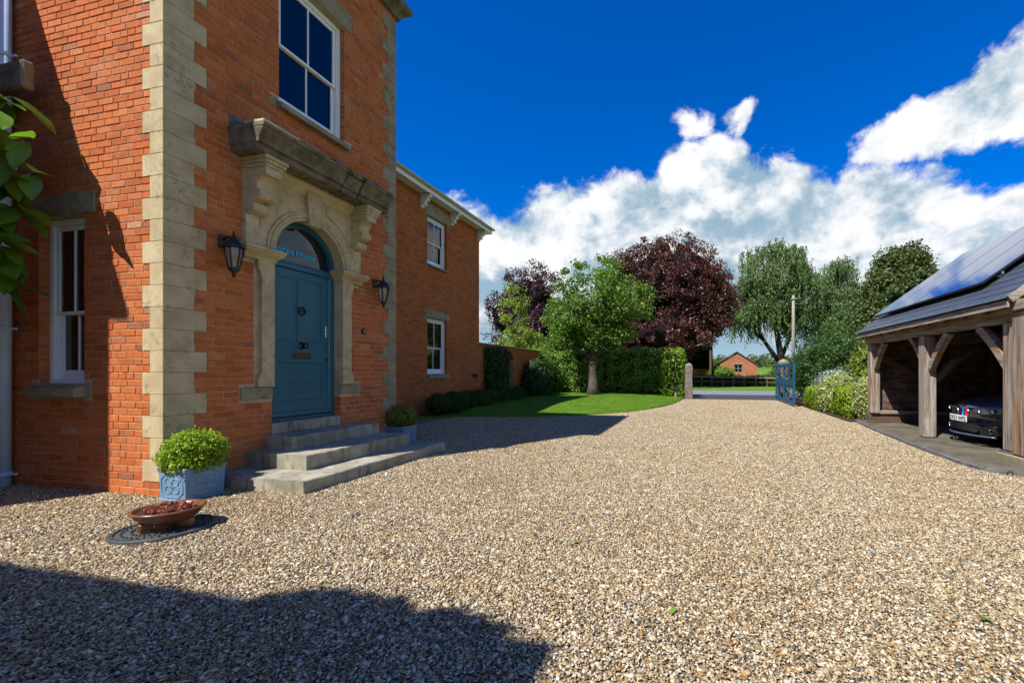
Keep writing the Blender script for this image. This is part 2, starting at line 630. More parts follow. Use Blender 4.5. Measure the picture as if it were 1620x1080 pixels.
    plain('core', (0.022, 0.035, 0.010), (0.012, 0.018, 0.006), 4, 0.95, 30, 0.8, 0.03, spec=0.05)
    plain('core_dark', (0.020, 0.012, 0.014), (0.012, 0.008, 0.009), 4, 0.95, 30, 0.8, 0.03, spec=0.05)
    plain('curtain', (0.30, 0.31, 0.32), (0.22, 0.23, 0.25), 9, 0.9, 20, 0.3, 0.01, (1, 1, 0.05))
    plain('dark_room', (0.02, 0.02, 0.022), None, rough=0.9, bs=0)
    plain('rubber', (0.015, 0.015, 0.016), None, rough=0.75, bs=0.2, bscale=120, bd=0.002)
    plain('black_trim', (0.01, 0.01, 0.011), None, rough=0.35, bs=0, spec=0.5)
    plain('plate_white', (0.78, 0.78, 0.76), None, rough=0.4, bs=0)
    plain('ink', (0.01, 0.01, 0.01), None, rough=0.5, bs=0)
    plain('badge_sky', (0.05, 0.42, 0.80), None, rough=0.3, bs=0, coat=0.5)
    plain('badge_blue', (0.04, 0.03, 0.38), None, rough=0.3, bs=0, coat=0.5)
    plain('badge_red', (0.75, 0.02, 0.02), None, rough=0.3, bs=0, coat=0.5)
    plain('letter_blue', (0.05, 0.52, 0.72), None, rough=0.5, bs=0)
    t = NT('car_paint')
    t.fin((0.10, 0.145, 0.215), 0.34, spec=0.6, coat=1.0, metal=0.45)
    t.b.inputs['Coat Roughness'].default_value = 0.03
    t = NT('glass')
    t.fin((0.006, 0.009, 0.016), 0.03, t.noise(2.3, 3, 0.5), 0.06, 0.03, spec=0.5)
    t.b.inputs['IOR'].default_value = 1.75
    t = NT('clear_glass')
    gl = t.n('ShaderNodeBsdfGlossy')
    gl.inputs['Roughness'].default_value = 0.02
    tp = t.n('ShaderNodeBsdfTransparent')
    tp.inputs[0].default_value = (0.80, 0.84, 0.86, 1)
    fr = t.n('ShaderNodeFresnel')
    fr.inputs['IOR'].default_value = 1.75
    bp = t.n('ShaderNodeBump')
    bp.inputs['Strength'].default_value = 0.05
    bp.inputs['Distance'].default_value = 0.03
    t.L(t.noise(2.3, 3, 0.5), bp.inputs['Height'])
    t.L(bp.outputs[0], gl.inputs['Normal'])
    mx = t.n('ShaderNodeMixShader')
    t.L(fr.outputs[0], mx.inputs[0])
    t.L(tp.outputs[0], mx.inputs[1])
    t.L(gl.outputs[0], mx.inputs[2])
    t.L(mx.outputs[0], t.out.inputs[0])
    t = NT('lamp_glass')
    t.fin((0.55, 0.47, 0.40), 0.25, spec=0.5)
    t.b.inputs['Transmission Weight'].default_value = 0.6
    t = NT('headlight_glass')
    t.fin((0.05, 0.06, 0.08), 0.04, spec=0.8, coat=1.0)
    t = NT('solar_cell')
    sp = t.n('ShaderNodeSeparateXYZ')
    t.L(t.n('ShaderNodeTexCoord').outputs['Object'], sp.inputs[0])
    t.fin((0.010, 0.045, 0.135), 0.05, spec=0.5)
    t.b.inputs['IOR'].default_value = 1.7
    # foliage
    leaf_mat('leaf_tree', [(0, (0.080, 0.160, 0.020)), (0.5, (0.145, 0.254, 0.032)), (1, (0.246, 0.362, 0.058))], 0.38)
    leaf_mat('leaf_lime', [(0, (0.168, 0.240, 0.024)), (0.5, (0.264, 0.336, 0.042)), (1, (0.360, 0.432, 0.072))], 0.4)
    leaf_mat('leaf_beech', [(0, (0.050, 0.016, 0.014)), (0.5, (0.105, 0.034, 0.024)), (0.85, (0.17, 0.058, 0.034)), (1, (0.23, 0.09, 0.05))], 0.22, 0.4, 0.45)
    leaf_mat('leaf_purple', [(0, (0.034, 0.013, 0.021)), (0.6, (0.078, 0.029, 0.039)), (1, (0.156, 0.065, 0.078))], 0.2, 0.4, 0.5)
    leaf_mat('leaf_birch', [(0, (0.082, 0.136, 0.041)), (0.5, (0.136, 0.209, 0.063)), (1, (0.219, 0.301, 0.092))], 0.3)
    leaf_mat('leaf_dense', [(0, (0.052, 0.085, 0.018)), (0.5, (0.098, 0.137, 0.031)), (1, (0.169, 0.202, 0.058))], 0.25)
    leaf_mat('leaf_hedge', [(0, (0.11, 0.22, 0.02)), (0.5, (0.18, 0.33, 0.032)), (1, (0.28, 0.43, 0.06))], 0.28)
    leaf_mat('leaf_box', [(0, (0.188, 0.296, 0.019)), (0.5, (0.312, 0.453, 0.031)), (1, (0.500, 0.625, 0.077))], 0.4)
    leaf_mat('leaf_box_dark', [(0, (0.03, 0.075, 0.012)), (0.5, (0.05, 0.115, 0.016)), (1, (0.08, 0.16, 0.025))], 0.3)
    leaf_mat('leaf_ball', [(0, (0.13, 0.17, 0.025)), (0.5, (0.24, 0.28, 0.04)), (1, (0.36, 0.37, 0.07))], 0.35)
    leaf_mat('leaf_varieg', [(0, (0.180, 0.270, 0.045)), (0.4, (0.360, 0.435, 0.105)), (0.8, (0.630, 0.630, 0.255)), (1, (0.825, 0.795, 0.420))], 0.35)
    leaf_mat('leaf_silver', [(0, (0.22, 0.27, 0.22)), (1, (0.45, 0.50, 0.45))], 0.25)
    leaf_mat('leaf_ivy', [(0, (0.022, 0.062, 0.013)), (0.6, (0.044, 0.106, 0.020)), (1, (0.088, 0.163, 0.037))], 0.25)
    leaf_mat('leaf_magnolia', [(0, (0.098, 0.208, 0.016)), (0.6, (0.130, 0.273, 0.021)), (1, (0.208, 0.364, 0.039))], 0.42, 0.32, 0.5)
    leaf_mat('petal_red', [(0, (0.16, 0.02, 0.035)), (0.55, (0.32, 0.05, 0.07)), (0.8, (0.24, 0.20, 0.03)), (1, (0.40, 0.12, 0.10))], 0.3)
    leaf_mat('petal_white', [(0, (0.5, 0.55, 0.4)), (1, (0.7, 0.7, 0.6))], 0.3)
    leaf_mat('grass_blade', [(0, (0.069, 0.160, 0.009)), (0.6, (0.106, 0.224, 0.013)), (1, (0.201, 0.297, 0.031))], 0.35, 0.6, 0.2)
    t = NT('lawn')
    c = t.mix(t.step(t.noise(2.0, 6, 0.6), 0.3, 0.7), (0.075, 0.17, 0.009), (0.12, 0.215, 0.016))
    c = t.mix(t.math('MULTIPLY', t.step(t.noise(0.9, 6, 0.65, (0.4, 2.6, 1)), 0.54, 0.70), 0.75), c, (0.25, 0.23, 0.08))
    t.fin(c, 0.9, t.noise(60, 5, 0.7), 0.8, 0.02, 0.1)
    t = NT('field')
    c = t.mix(t.step(t.noise(0.03, 5, 0.6), 0.4, 0.6), (0.10, 0.19, 0.02), (0.15, 0.23, 0.03))
    c = t.mix(t.step(t.noise(2.5, 5, 0.6), 0.35, 0.7), c, t.mix(1.0, c, (0.75, 0.8, 0.7), 'MULTIPLY'))
    t.fin(c, 0.95, t.noise(18, 4, 0.7), 0.6, 0.03, 0.1)
    # gravel: flint pebbles, cream to brown with greys
    t = NT('pebble')
    c = t.ramp(t.rand(), [(0, (0.04, 0.036, 0.032)), (0.08, (0.13, 0.113, 0.088)), (0.17, (0.24, 0.165, 0.08)), (0.25, (0.42, 0.235, 0.07)), (0.34, (0.30, 0.225, 0.132)),
                          (0.50, (0.43, 0.33, 0.188)), (0.66, (0.54, 0.435, 0.268)), (0.80, (0.64, 0.55, 0.375)), (0.94, (0.77, 0.70, 0.54)), (1, (0.33, 0.30, 0.245))])
    c = t.mix(t.step(t.noise(90, 5, 0.65), 0.3, 0.7), t.mix(1.0, c, (0.72, 0.66, 0.58), 'MULTIPLY'), c)
    c = t.mix(t.math('MULTIPLY', t.step(t.noise(0.5, 6, 0.62), 0.45, 0.70), 0.4), c, t.mix(1.0, c, (0.80, 0.66, 0.46), 'MULTIPLY'))
    c = t.mix(t.math('MULTIPLY', t.step(t.noise(1.7, 5, 0.6), 0.52, 0.75), 0.35), c, (0.20, 0.15, 0.10))
    t.fin(c, 0.62, t.noise(240, 4, 0.6), 0.25, 0.002, 0.35)
    plain('gravel_bed', (0.20, 0.145, 0.09), (0.32, 0.25, 0.17), 45, 0.95, 70, 1.0, 0.02, spec=0.1)


make_materials()

# ------------------------------------------------------------------ the ground: fields, drive, lawn, road
X0, Y0, Y1 = -5.655, 3.552, 7.30        # front wall plane, side wall plane, far corner of the entrance block
XW = -8.30                              # front wall plane of the wing
CAMP = Vector((0, 0, 1.36))
_a = rad(12.995)


def project(p):
    d = -p[0] * math.sin(_a) + p[1] * math.cos(_a)
    r = p[0] * math.cos(_a) + p[1] * math.sin(_a)
    return 944 + 689 * r / max(d, 0.01), 588 - 689 * (p[2] - 1.36) / max(d, 0.01), d


def terrain(x, y):
    d = math.hypot(x, y)
    t = min(max((d - 42) / 260, 0), 1)
    h = -0.12 + 7.5 * t * t * (3 - 2 * t)
    h += max(0, d - 320) * 0.012 + 3.0 * t * math.sin(x * 0.012 + 1.0) * math.cos(y * 0.009)
    return h


def build_ground():
    n, rs = 96, [0, 6, 14, 22, 30, 38, 46, 56, 70, 90, 120, 160, 220, 300, 420, 600, 900, 1400, 2200, 3200]
    vs = [(0, 0, -0.12)]
    for r in rs[1:]:
        for j in range(n):
            t = 2 * math.pi * j / n
            x, y = r * math.cos(t), r * math.sin(t)
            vs.append((x, y, terrain(x, y)))
    fs = [(0, 1 + j, 1 + (j + 1) % n) for j in range(n)]
    for i in range(len(rs) - 2):
        for j in range(n):
            a, b = 1 + i * n, 1 + (i + 1) * n
            fs.append((a + j, b + j, b + (j + 1) % n, a + (j + 1) % n))
    m = MB()
    m.add(vs, fs, True)
    tag(m.build('ground', 'field'), 'green fields rolling away beyond the road', kind='structure')

    m = MB()
    m.box((-16, -14, -0.10), (14, 22.6, -0.012))
    tag(m.build('gravel_bed', 'gravel_bed'), 'sandy bed under the gravel of the drive', kind='structure')
    m = MB()
    m.box((-70, 27.2, -0.10), (90, 33.4, -0.006))
    tag(m.build('road', 'asphalt'), 'grey tarmac lane crossing beyond the gateway', kind='structure')
    m = MB()
    m.box((-70, 22.6, -0.10), (90, 27.2, -0.009))  # separate strip in the darker tarmac colour
    tag(m.build('near_tarmac', 'dark_asphalt'), 'darker tarmac strip between the gateway and the lane', kind='structure')
    m = MB()
    m.box((-70, 33.4, -0.10), (90, 41.0, 0.05))
    tag(m.build('verge', 'lawn'), 'mown grass verge along the far side of the lane', kind='structure')


def pebble_tile(k, n=9800):
    """one square metre of flint pebbles"""
    import bmesh
    bm = bmesh.new()
    bmesh.ops.create_icosphere(bm, subdivisions=1, radius=1.0)
    base = np.array([v.co for v in bm.verts])
    faces = np.array([[v.index for v in f.verts] for f in bm.faces])
    bm.free()
    g = int(math.sqrt(n))
    ii, jj = np.meshgrid(np.arange(g), np.arange(g))
    px = (ii.ravel() + rng.uniform(-1.1, 1.1, g * g)) / g - 0.5
    py = (jj.ravel() + rng.uniform(-1.1, 1.1, g * g)) / g - 0.5
    N = g * g
    sz = np.clip(rng.lognormal(math.log(0.0061), 0.36, N), 0.003, 0.018)
    ax = np.stack([sz * rng.uniform(1.0, 1.9, N), sz * rng.uniform(.75, 1.15, N), sz * rng.uniform(.35, .65, N)], 1)
    V = base[None] * (1 + rng.uniform(-.27, .27, (N, len(base), 1)))
    V = V * ax[:, None, :]
    yaw = rng.uniform(0, 2 * np.pi, N)
    tilt = rng.normal(0, .42, N)
    roll = rng.normal(0, .42, N)
    cy, sy = np.cos(yaw), np.sin(yaw)
    ct, st = np.cos(tilt), np.sin(tilt)
    cr, sr = np.cos(roll), np.sin(roll)
    x, y, z = V[..., 0], V[..., 1], V[..., 2]
    y, z = y * cr[:, None] - z * sr[:, None], y * sr[:, None] + z * cr[:, None]
    x, z = x * ct[:, None] + z * st[:, None], -x * st[:, None] + z * ct[:, None]
    x, y = x * cy[:, None] - y * sy[:, None], x * sy[:, None] + y * cy[:, None]
    zo = rng.uniform(-0.006, 0.005, N)
    V = np.stack([x + px[:, None], y + py[:, None], z + zo[:, None]], 2).reshape(-1, 3)
    F = (faces[None] + (np.arange(N) * len(base))[:, None, None]).reshape(-1, 3)
    me = np_mesh('pebbles', V, F, False)
    me.materials.append(MATS['pebble'])
    return bpy.data.objects.new('pebbles', me)


def gn_instances(o, tiles):
    coll = bpy.data.collections.new('gravel_tiles')
    for t in tiles:
        coll.objects.link(t)
    ng = bpy.data.node_groups.new('scatter_tiles', 'GeometryNodeTree')
    ng.interface.new_socket('Geometry', in_out='INPUT', socket_type='NodeSocketGeometry')
    ng.interface.new_socket('Geometry', in_out='OUTPUT', socket_type='NodeSocketGeometry')
    gi, go = ng.nodes.new('NodeGroupInput'), ng.nodes.new('NodeGroupOutput')
    ip = ng.nodes.new('GeometryNodeInstanceOnPoints')
    ci = ng.nodes.new('GeometryNodeCollectionInfo')
    ci.inputs['Collection'].default_value = coll
    ci.inputs['Separate Children'].default_value = True
    ci.inputs['Reset Children'].default_value = True
    ip.inputs['Pick Instance'].default_value = True
    rv = ng.nodes.new('FunctionNodeRandomValue')
    rv.data_type = 'INT'
    rv.inputs[4].default_value = 0
    rv.inputs[5].default_value = 3
    rv.inputs['Seed'].default_value = 5
    ml = ng.nodes.new('ShaderNodeMath')
    ml.operation = 'MULTIPLY'
    ml.inputs[1].default_value = math.pi / 2
    cb = ng.nodes.new('ShaderNodeCombineXYZ')
    r2 = ng.nodes.new('FunctionNodeRandomValue')
    r2.data_type = 'INT'
    r2.inputs[4].default_value = 0
    r2.inputs[5].default_value = len(tiles) - 1
    r2.inputs['Seed'].default_value = 9
    L = ng.links.new
    L(rv.outputs[2], ml.inputs[0])
    L(ml.outputs[0], cb.inputs[2])
    L(cb.outputs[0], ip.inputs['Rotation'])
    L(r2.outputs[2], ip.inputs['Instance Index'])
    L(ci.outputs[0], ip.inputs['Instance'])
    L(gi.outputs[0], ip.inputs['Points'])
    L(ip.outputs[0], go.inputs[0])
    md = o.modifiers.new('scatter', 'NODES')
    md.node_group = ng


def build_gravel():
    pts = []
    for i in range(-10, 14):
        for j in range(-4, 23):
            if i > 5 and j > 6:
                continue
            if j == 22:
                continue
            if i < -6 and j > 4 and j < 13 and i < -7:
                continue
            pts.append((i + 0.4, j + 0.55, 0.0))
    me = bpy.data.meshes.new('gravel')
    me.from_pydata(pts, [], [])
    o = bpy.data.objects.new('gravel', me)
    COL.objects.link(o)
    me.materials.append(MATS['pebble'])
    tag(o, 'loose cream and brown flint gravel covering the drive', 'gravel', kind='stuff')
    gn_instances(o, [pebble_tile(k) for k in range(4)])


LAWN = [(-8.28, 11.2), (-7.2, 11.75), (-6.2, 12.0), (-5.0, 12.25), (-4.0, 12.75), (-3.1, 13.45), (-2.4, 14.3), (-1.75, 15.6), (-1.3, 17.0),
        (-1.0, 18.6), (-0.8, 20.2), (-0.68, 22.3), (-0.7, 22.86), (-14, 22.86), (-14, 30), (-30, 30), (-30, 15.6), (-8.28, 15.6)]


def inside(poly, x, y):
    c = False
    j = len(poly) - 1
    for i in range(len(poly)):
        xi, yi = poly[i]
        xj, yj = poly[j]
        if (yi > y) != (yj > y) and x < (xj - xi) * (y - yi) / (yj - yi) + xi:
            c = not c
        j = i
    return c


def edge_dist(x, y):
    """distance to the drive edge of the lawn"""
    best = 9.0
    for (ax, ay), (bx, by) in zip(LAWN[:12], LAWN[1:13]):
        dx, dy = bx - ax, by - ay
        t = max(0, min(1, ((x - ax) * dx + (y - ay) * dy) / (dx * dx + dy * dy)))
        best = min(best, math.hypot(x - ax - t * dx, y - ay - t * dy))
    return best


def lawn_z(x, y):
    d = edge_dist(x, y)
    t = min(d / 3.5, 1)
    return 0.035 + 0.155 * t * t * (3 - 2 * t) + 0.012 * math.sin(x * 1.3) * math.cos(y * 0.9)


def build_lawn():
    # a smooth outline, then rings inward: rim, then a fine grid clipped by the outline
    step = 0.22
    keep = {}
    vs, fs = [], []
    xs = np.arange(-14, -0.5, step)
    ys = np.arange(11.0, 26.5, step)

    def vid(i, j):
        if (i, j) not in keep:
            x, y = xs[i], ys[j]
            keep[(i, j)] = len(vs)
            vs.append((x, y, lawn_z(x, y)))
        return keep[(i, j)]
    big = LAWN[:12] + [(-0.66, 26.5), (-14, 26.5), (-14, 15.6), (-8.28, 15.6)]
    for i in range(len(xs) - 1):
        for j in range(len(ys) - 1):
            x, y = xs[i] + step / 2, ys[j] + step / 2
            if inside(big, x, y) and edge_dist(x, y) > 0.14:
                fs.append((vid(i, j), vid(i + 1, j), vid(i + 1, j + 1), vid(i, j + 1)))
    m = MB()
    m.add(vs, fs, True)
    # turf edge: strip from the outline to the grid, with a cut face down to the gravel
    out = []
    P = LAWN[:13]
    for (ax, ay), (bx, by) in zip(P, P[1:]):
        for k in range(8):
            out.append((ax + (bx - ax) * k / 8, ay + (by - ay) * k / 8))
    sv, sf = [], []
    for k, (x, y) in enumerate(out):
        nx, ny = out[min(k + 1, len(out) - 1)][0] - out[max(k - 1, 0)][0], out[min(k + 1, len(out) - 1)][1] - out[max(k - 1, 0)][1]
        q = math.hypot(nx, ny)
        nx, ny = -ny / q, nx / q
        w = RND.uniform(-0.02, 0.02)
        sv += [(x - nx * w, y - ny * w, -0.02), (x - nx * w, y - ny * w, 0.032), (x + nx * 0.42, y + ny * 0.42, lawn_z(x + nx * 0.42, y + ny * 0.42) - 0.004)]
    for k in range(len(out) - 1):
        a, b = 3 * k, 3 * k + 3
        sf += [(a, b, b + 1, a + 1), (a + 1, b + 1, b + 2, a + 2)]
    m.add(sv, sf, True)
    tag(m.build('lawn', 'lawn'), 'small mown lawn curving along the drive', kind='structure')
    # blades
    N = 120000
    x = rng.uniform(-11, -0.6, N)
    y = 11.1 + (25 - 11.1) * rng.uniform(0, 1, N) ** 1.35
    ok = np.array([inside(big, a, b) for a, b in zip(x, y)])
    x, y = x[ok], y[ok]
    z = np.array([lawn_z(a, b) for a, b in zip(x, y)]) - 0.006
    n = len(x)
    h = rng.uniform(0.018, 0.042, n)
    t = rng.uniform(0, 2 * np.pi, n)
    w = rng.uniform(0.003, 0.007, n)
    lx, ly = rng.normal(0, .014, n), rng.normal(0, .014, n)
    V = np.stack([np.stack([x - w * np.cos(t), y - w * np.sin(t), z], 1), np.stack([x + w * np.cos(t), y + w * np.sin(t), z], 1),
                  np.stack([x + lx, y + ly, z + h], 1)], 1).reshape(-1, 3)
    F = np.arange(3 * n).reshape(-1, 3)
    o = link('grass', np_mesh('grass', V, F), 'grass_blade')
    tag(o, 'short bright green grass blades of the lawn', 'grass', kind='stuff')


build_ground()
build_gravel()
build_lawn()

# ------------------------------------------------------------------ the house
COURSE, PITCH, JOINT = 0.0796, 0.2306, 0.009
house = thing('house', 'red brick period house with stone quoins and a blue front door', 'house', (X0, Y0, 0))


def front(s, z, p):
    return (X0 + p, s, z)


def side(s, z, p):
    return (s, Y0 - p, z)


def wing(s, z, p):
    return (XW + p, s, z)


def free_runs(s0, s1, z0, z1, holes):
    runs = [(s0, s1)]
    for a, b, c, d in holes:
        if z1 <= c + 0.02 or z0 >= d - 0.02:
            continue
        nr = []
        for r0, r1 in runs:
            if b <= r0 or a >= r1:
                nr.append((r0, r1))
                continue
            if a - r0 > 0.03:
                nr.append((r0, a))
            if r1 - b > 0.03:
                nr.append((b, r1))
        runs = nr
    return runs


def bricks(s0, s1, z0, z1, holes, anchor=0.0):
    out = []
    k = 0
    z = z0
    while z < z1 - 0.02:
        zb = min(z + COURSE, z1)
        for a, b in free_runs(s0, s1, z + 0.004, zb - 0.004, holes):
            off = anchor + (PITCH / 2 if k % 2 else 0) + (0.02 * math.sin(k * 2.3))
            q = math.floor((a - off) / PITCH)
            c = a
            while c < b - 0.012:
                nxt = off + (q + 1) * PITCH
                e = min(nxt, b)
                if b - e < 0.035:
                    e = b
                if e - c > 0.02:
                    # now and then a pair of headers instead of a stretcher
                    if e - c > 0.2 and RND.random() < 0.05:
                        h = (c + e) / 2
                        out += [(c, h, z, zb), (h, e, z, zb)]
                    else:
                        out.append((c, e, z, zb))
                c = e
                q += 1
                if e >= b - 1e-6:
                    break
        z += COURSE
        k += 1
    return out


def brick_box(to3, b, depth=0.024):
    s0, s1, z0, z1 = b
    j = JOINT / 2
    d = RND.uniform(-0.0025, 0.0025)
    q = [RND.uniform(-0.0018, 0.0018) for _ in range(8)]
    c = 0.004                                         # worn arris
    f = [(s0 + j + q[0], z0 + j + q[1]), (s1 - j + q[2], z0 + j + q[3]), (s1 - j + q[4], z1 - j + q[5]), (s0 + j + q[6], z1 - j + q[7])]
    cs, cz = (s0 + s1) / 2, (z0 + z1) / 2
    inner = [(a + (c if a < cs else -c), b_ + (c if b_ < cz else -c)) for a, b_ in f]
    vs = [to3(a, b_, -depth) for a, b_ in f] + [to3(a, b_, d - 0.0035) for a, b_ in f] + [to3(a, b_, d) for a, b_ in inner]
    fs = [(8, 9, 10, 11)]
    for i in range(4):
        k = (i + 1) % 4
        fs += [(i, k, 4 + k, 4 + i), (4 + i, 4 + k, 8 + k, 8 + i)]
    return vs, fs


def backing(to3, s0, s1, z0, z1, holes, front_p, back_p):
    """the wall behind the bricks, open where the holes are"""
    ss = sorted({s0, s1, *[v for h in holes for v in h[:2] if s0 < v < s1]})
    zs = sorted({z0, z1, *[v for h in holes for v in h[2:] if z0 < v < z1]})
    m = MB()
    for a, b in zip(ss, ss[1:]):
        run = None
        for c, d in list(zip(zs, zs[1:])) + [(None, None)]:
            solid = c is not None and not any(h[0] <= (a + b) / 2 <= h[1] and h[2] <= (c + d) / 2 <= h[3] for h in holes)
            if solid:
                run = (run[0], d) if run else (c, d)
            elif run:
                m.box(to3(a, run[0], back_p), to3(b, run[1], front_p))
                run = None
    return m


def wall_part(name, to3, s0, s1, z0, z1, holes, brick_holes, mort, label=None, anchor=0.0):
    o = backing(to3, s0, s1, z0, z1, holes, -0.007, -0.30).build(name, mort, house)
    if label:
        o['label'] = label
    return o, bricks(s0, s1, z0, z1, holes + brick_holes, anchor)


def quad_area(to3, b):
    p = [project(to3(s, z, 0)) for s, z in ((b[0], b[2]), (b[1], b[2]), (b[1], b[3]), (b[0], b[3]))]
    if any(q[2] < 0.3 for q in p):
        return 0
    u = sum(q[0] for q in p) / 4
    v = sum(q[1] for q in p) / 4
    if not (-8 < u < 1628 and -8 < v < 1088):
        return 0
    return abs(sum(p[i][0] * p[(i + 1) % 4][1] - p[(i + 1) % 4][0] * p[i][1] for i in range(4))) / 2


# openings (s0, s1, z0, z1)
YC = 5.38                                             # door axis
DO0, DO1 = 4.795, 5.965                               # door opening
SIDE_WIN = (-7.62, -6.87, 1.22, 3.18)
UP_WIN = (4.90, 6.06, 5.12, 7.00)
WIN_L = (12.20, 13.30, 1.29, 3.08)
WIN_U = (12.20, 13.30, 4.80, 6.33)

QZ = [0.159 + 0.2388 * k for k in range(34)]
side_q, front_q = [], []
for k, z in enumerate(QZ[:-1]):
    lg = 0.30 if k % 2 == 0 else 0.19
    lf = 0.30 if k % 2 == 0 else 0.43
    lr = 0.36 if k % 2 == 0 else 0.23
    side_q.append((X0 - lg, X0 + 1, z, z + 0.2388))
    front_q += [(Y0 - 1, Y0 + lf, z, z + 0.2388), (Y1 - lr, Y1 + 1, z, z + 0.2388)]
    m = MB()
    g = 0.0018
    m.bbox((X0 - lg + g, Y0 - 0.006, z + g), (X0 + 0.006, Y0 + lf - g, z + 0.2388 - g), 0.003)
    m.build('quoin', 'stone', house)
    m = MB()
    m.bbox((X0 - 0.25, Y1 - lr + g, z + g), (X0 + 0.006, Y1 + 0.006, z + 0.2388 - g), 0.003)
    m.build('quoin', 'old_stone', house)

side_holes = [SIDE_WIN]
side_bh = side_q + [(-7.72, -6.68, 3.18, 3.44), (-7.76, -6.74, 1.07, 1.22)]
front_holes = [(DO0, DO1, 0, 3.60), UP_WIN]
front_bh = front_q + [(4.36, 6.40, 1.0, 1.16), (4.55, 6.21, 1.16, 2.83), (4.40, 6.36, 2.83, 3.02), (4.40, 6.36, 3.02, 4.10), (4.28, 6.52, 4.10, 4.43),
                      (4.74, 6.22, 7.00, 7.31), (4.76, 6.20, 5.0, 5.12)]
ws, bs_side = wall_part('side_wall', side, -8.35, X0 - 0.012, 0.0, 8.2, side_holes, side_bh, 'mortar', 'sunlit brick side wall of the entrance block', X0 - 0.19)
wf, bs_front = wall_part('front_wall', front, Y0 + 0.012, Y1 - 0.012, 0.0, 8.2, front_holes, front_bh, 'mortar', 'shaded brick front wall of the entrance block', Y0 + 0.30)
wing_holes = [WIN_L, WIN_U]
wing_bh = [(12.06, 13.46, 3.08, 3.35), (12.06, 13.46, 1.15, 1.29), (12.06, 13.46, 6.33, 6.72), (12.10, 13.42, 4.70, 4.80)]
ww, bs_wing = wall_part('wing_wall', wing, 7.32, 15.55, 0.0, 6.86, wing_holes, wing_bh, 'wing_mortar', 'browner brick wall of the set back wing', 15.55)
bs_wing = [b for b in bs_wing if b[1] > 10.3]

ranked = sorted([(quad_area(side, b), 0, b) for b in bs_side] + [(quad_area(front, b), 1, b) for b in bs_front], key=lambda t: -t[0])
single = set((k, b) for a, k, b in ranked[:290])
unit = {}
for k, to3, wall, lst in ((0, side, ws, bs_side), (1, front, wf, bs_front), (2, wing, ww, bs_wing)):
    m = MB()
    for b in lst:
        if (k, b) in single:
            # alike bricks share a mesh: length to the nearest centimetre
            L = round(b[1] - b[0], 2)
            key = (k, L, RND.randrange(3))
            if key not in unit:
                u = MB()
                if k == 0:
                    u.add(*brick_box(lambda s, z, p: (s, -p, z), (0, L, 0, COURSE)))
                else:
                    u.add(*brick_box(lambda s, z, p: (p, s, z), (0, L, 0, COURSE)))
                unit[key] = u.mesh('brick')
            o = link('brick', unit[key], 'brick', wall)
            o.location = Vector(to3(b[0], b[2], 0))
            sc = (b[1] - b[0]) / L
            o.scale = (sc, 1, (b[3] - b[2]) / COURSE) if k == 0 else (1, sc, (b[3] - b[2]) / COURSE)
        else:
            m.add(*brick_box(to3, b))
    tag(m.build('brickwork', 'wing_brick' if k == 2 else 'brick', wall), kind='stuff')


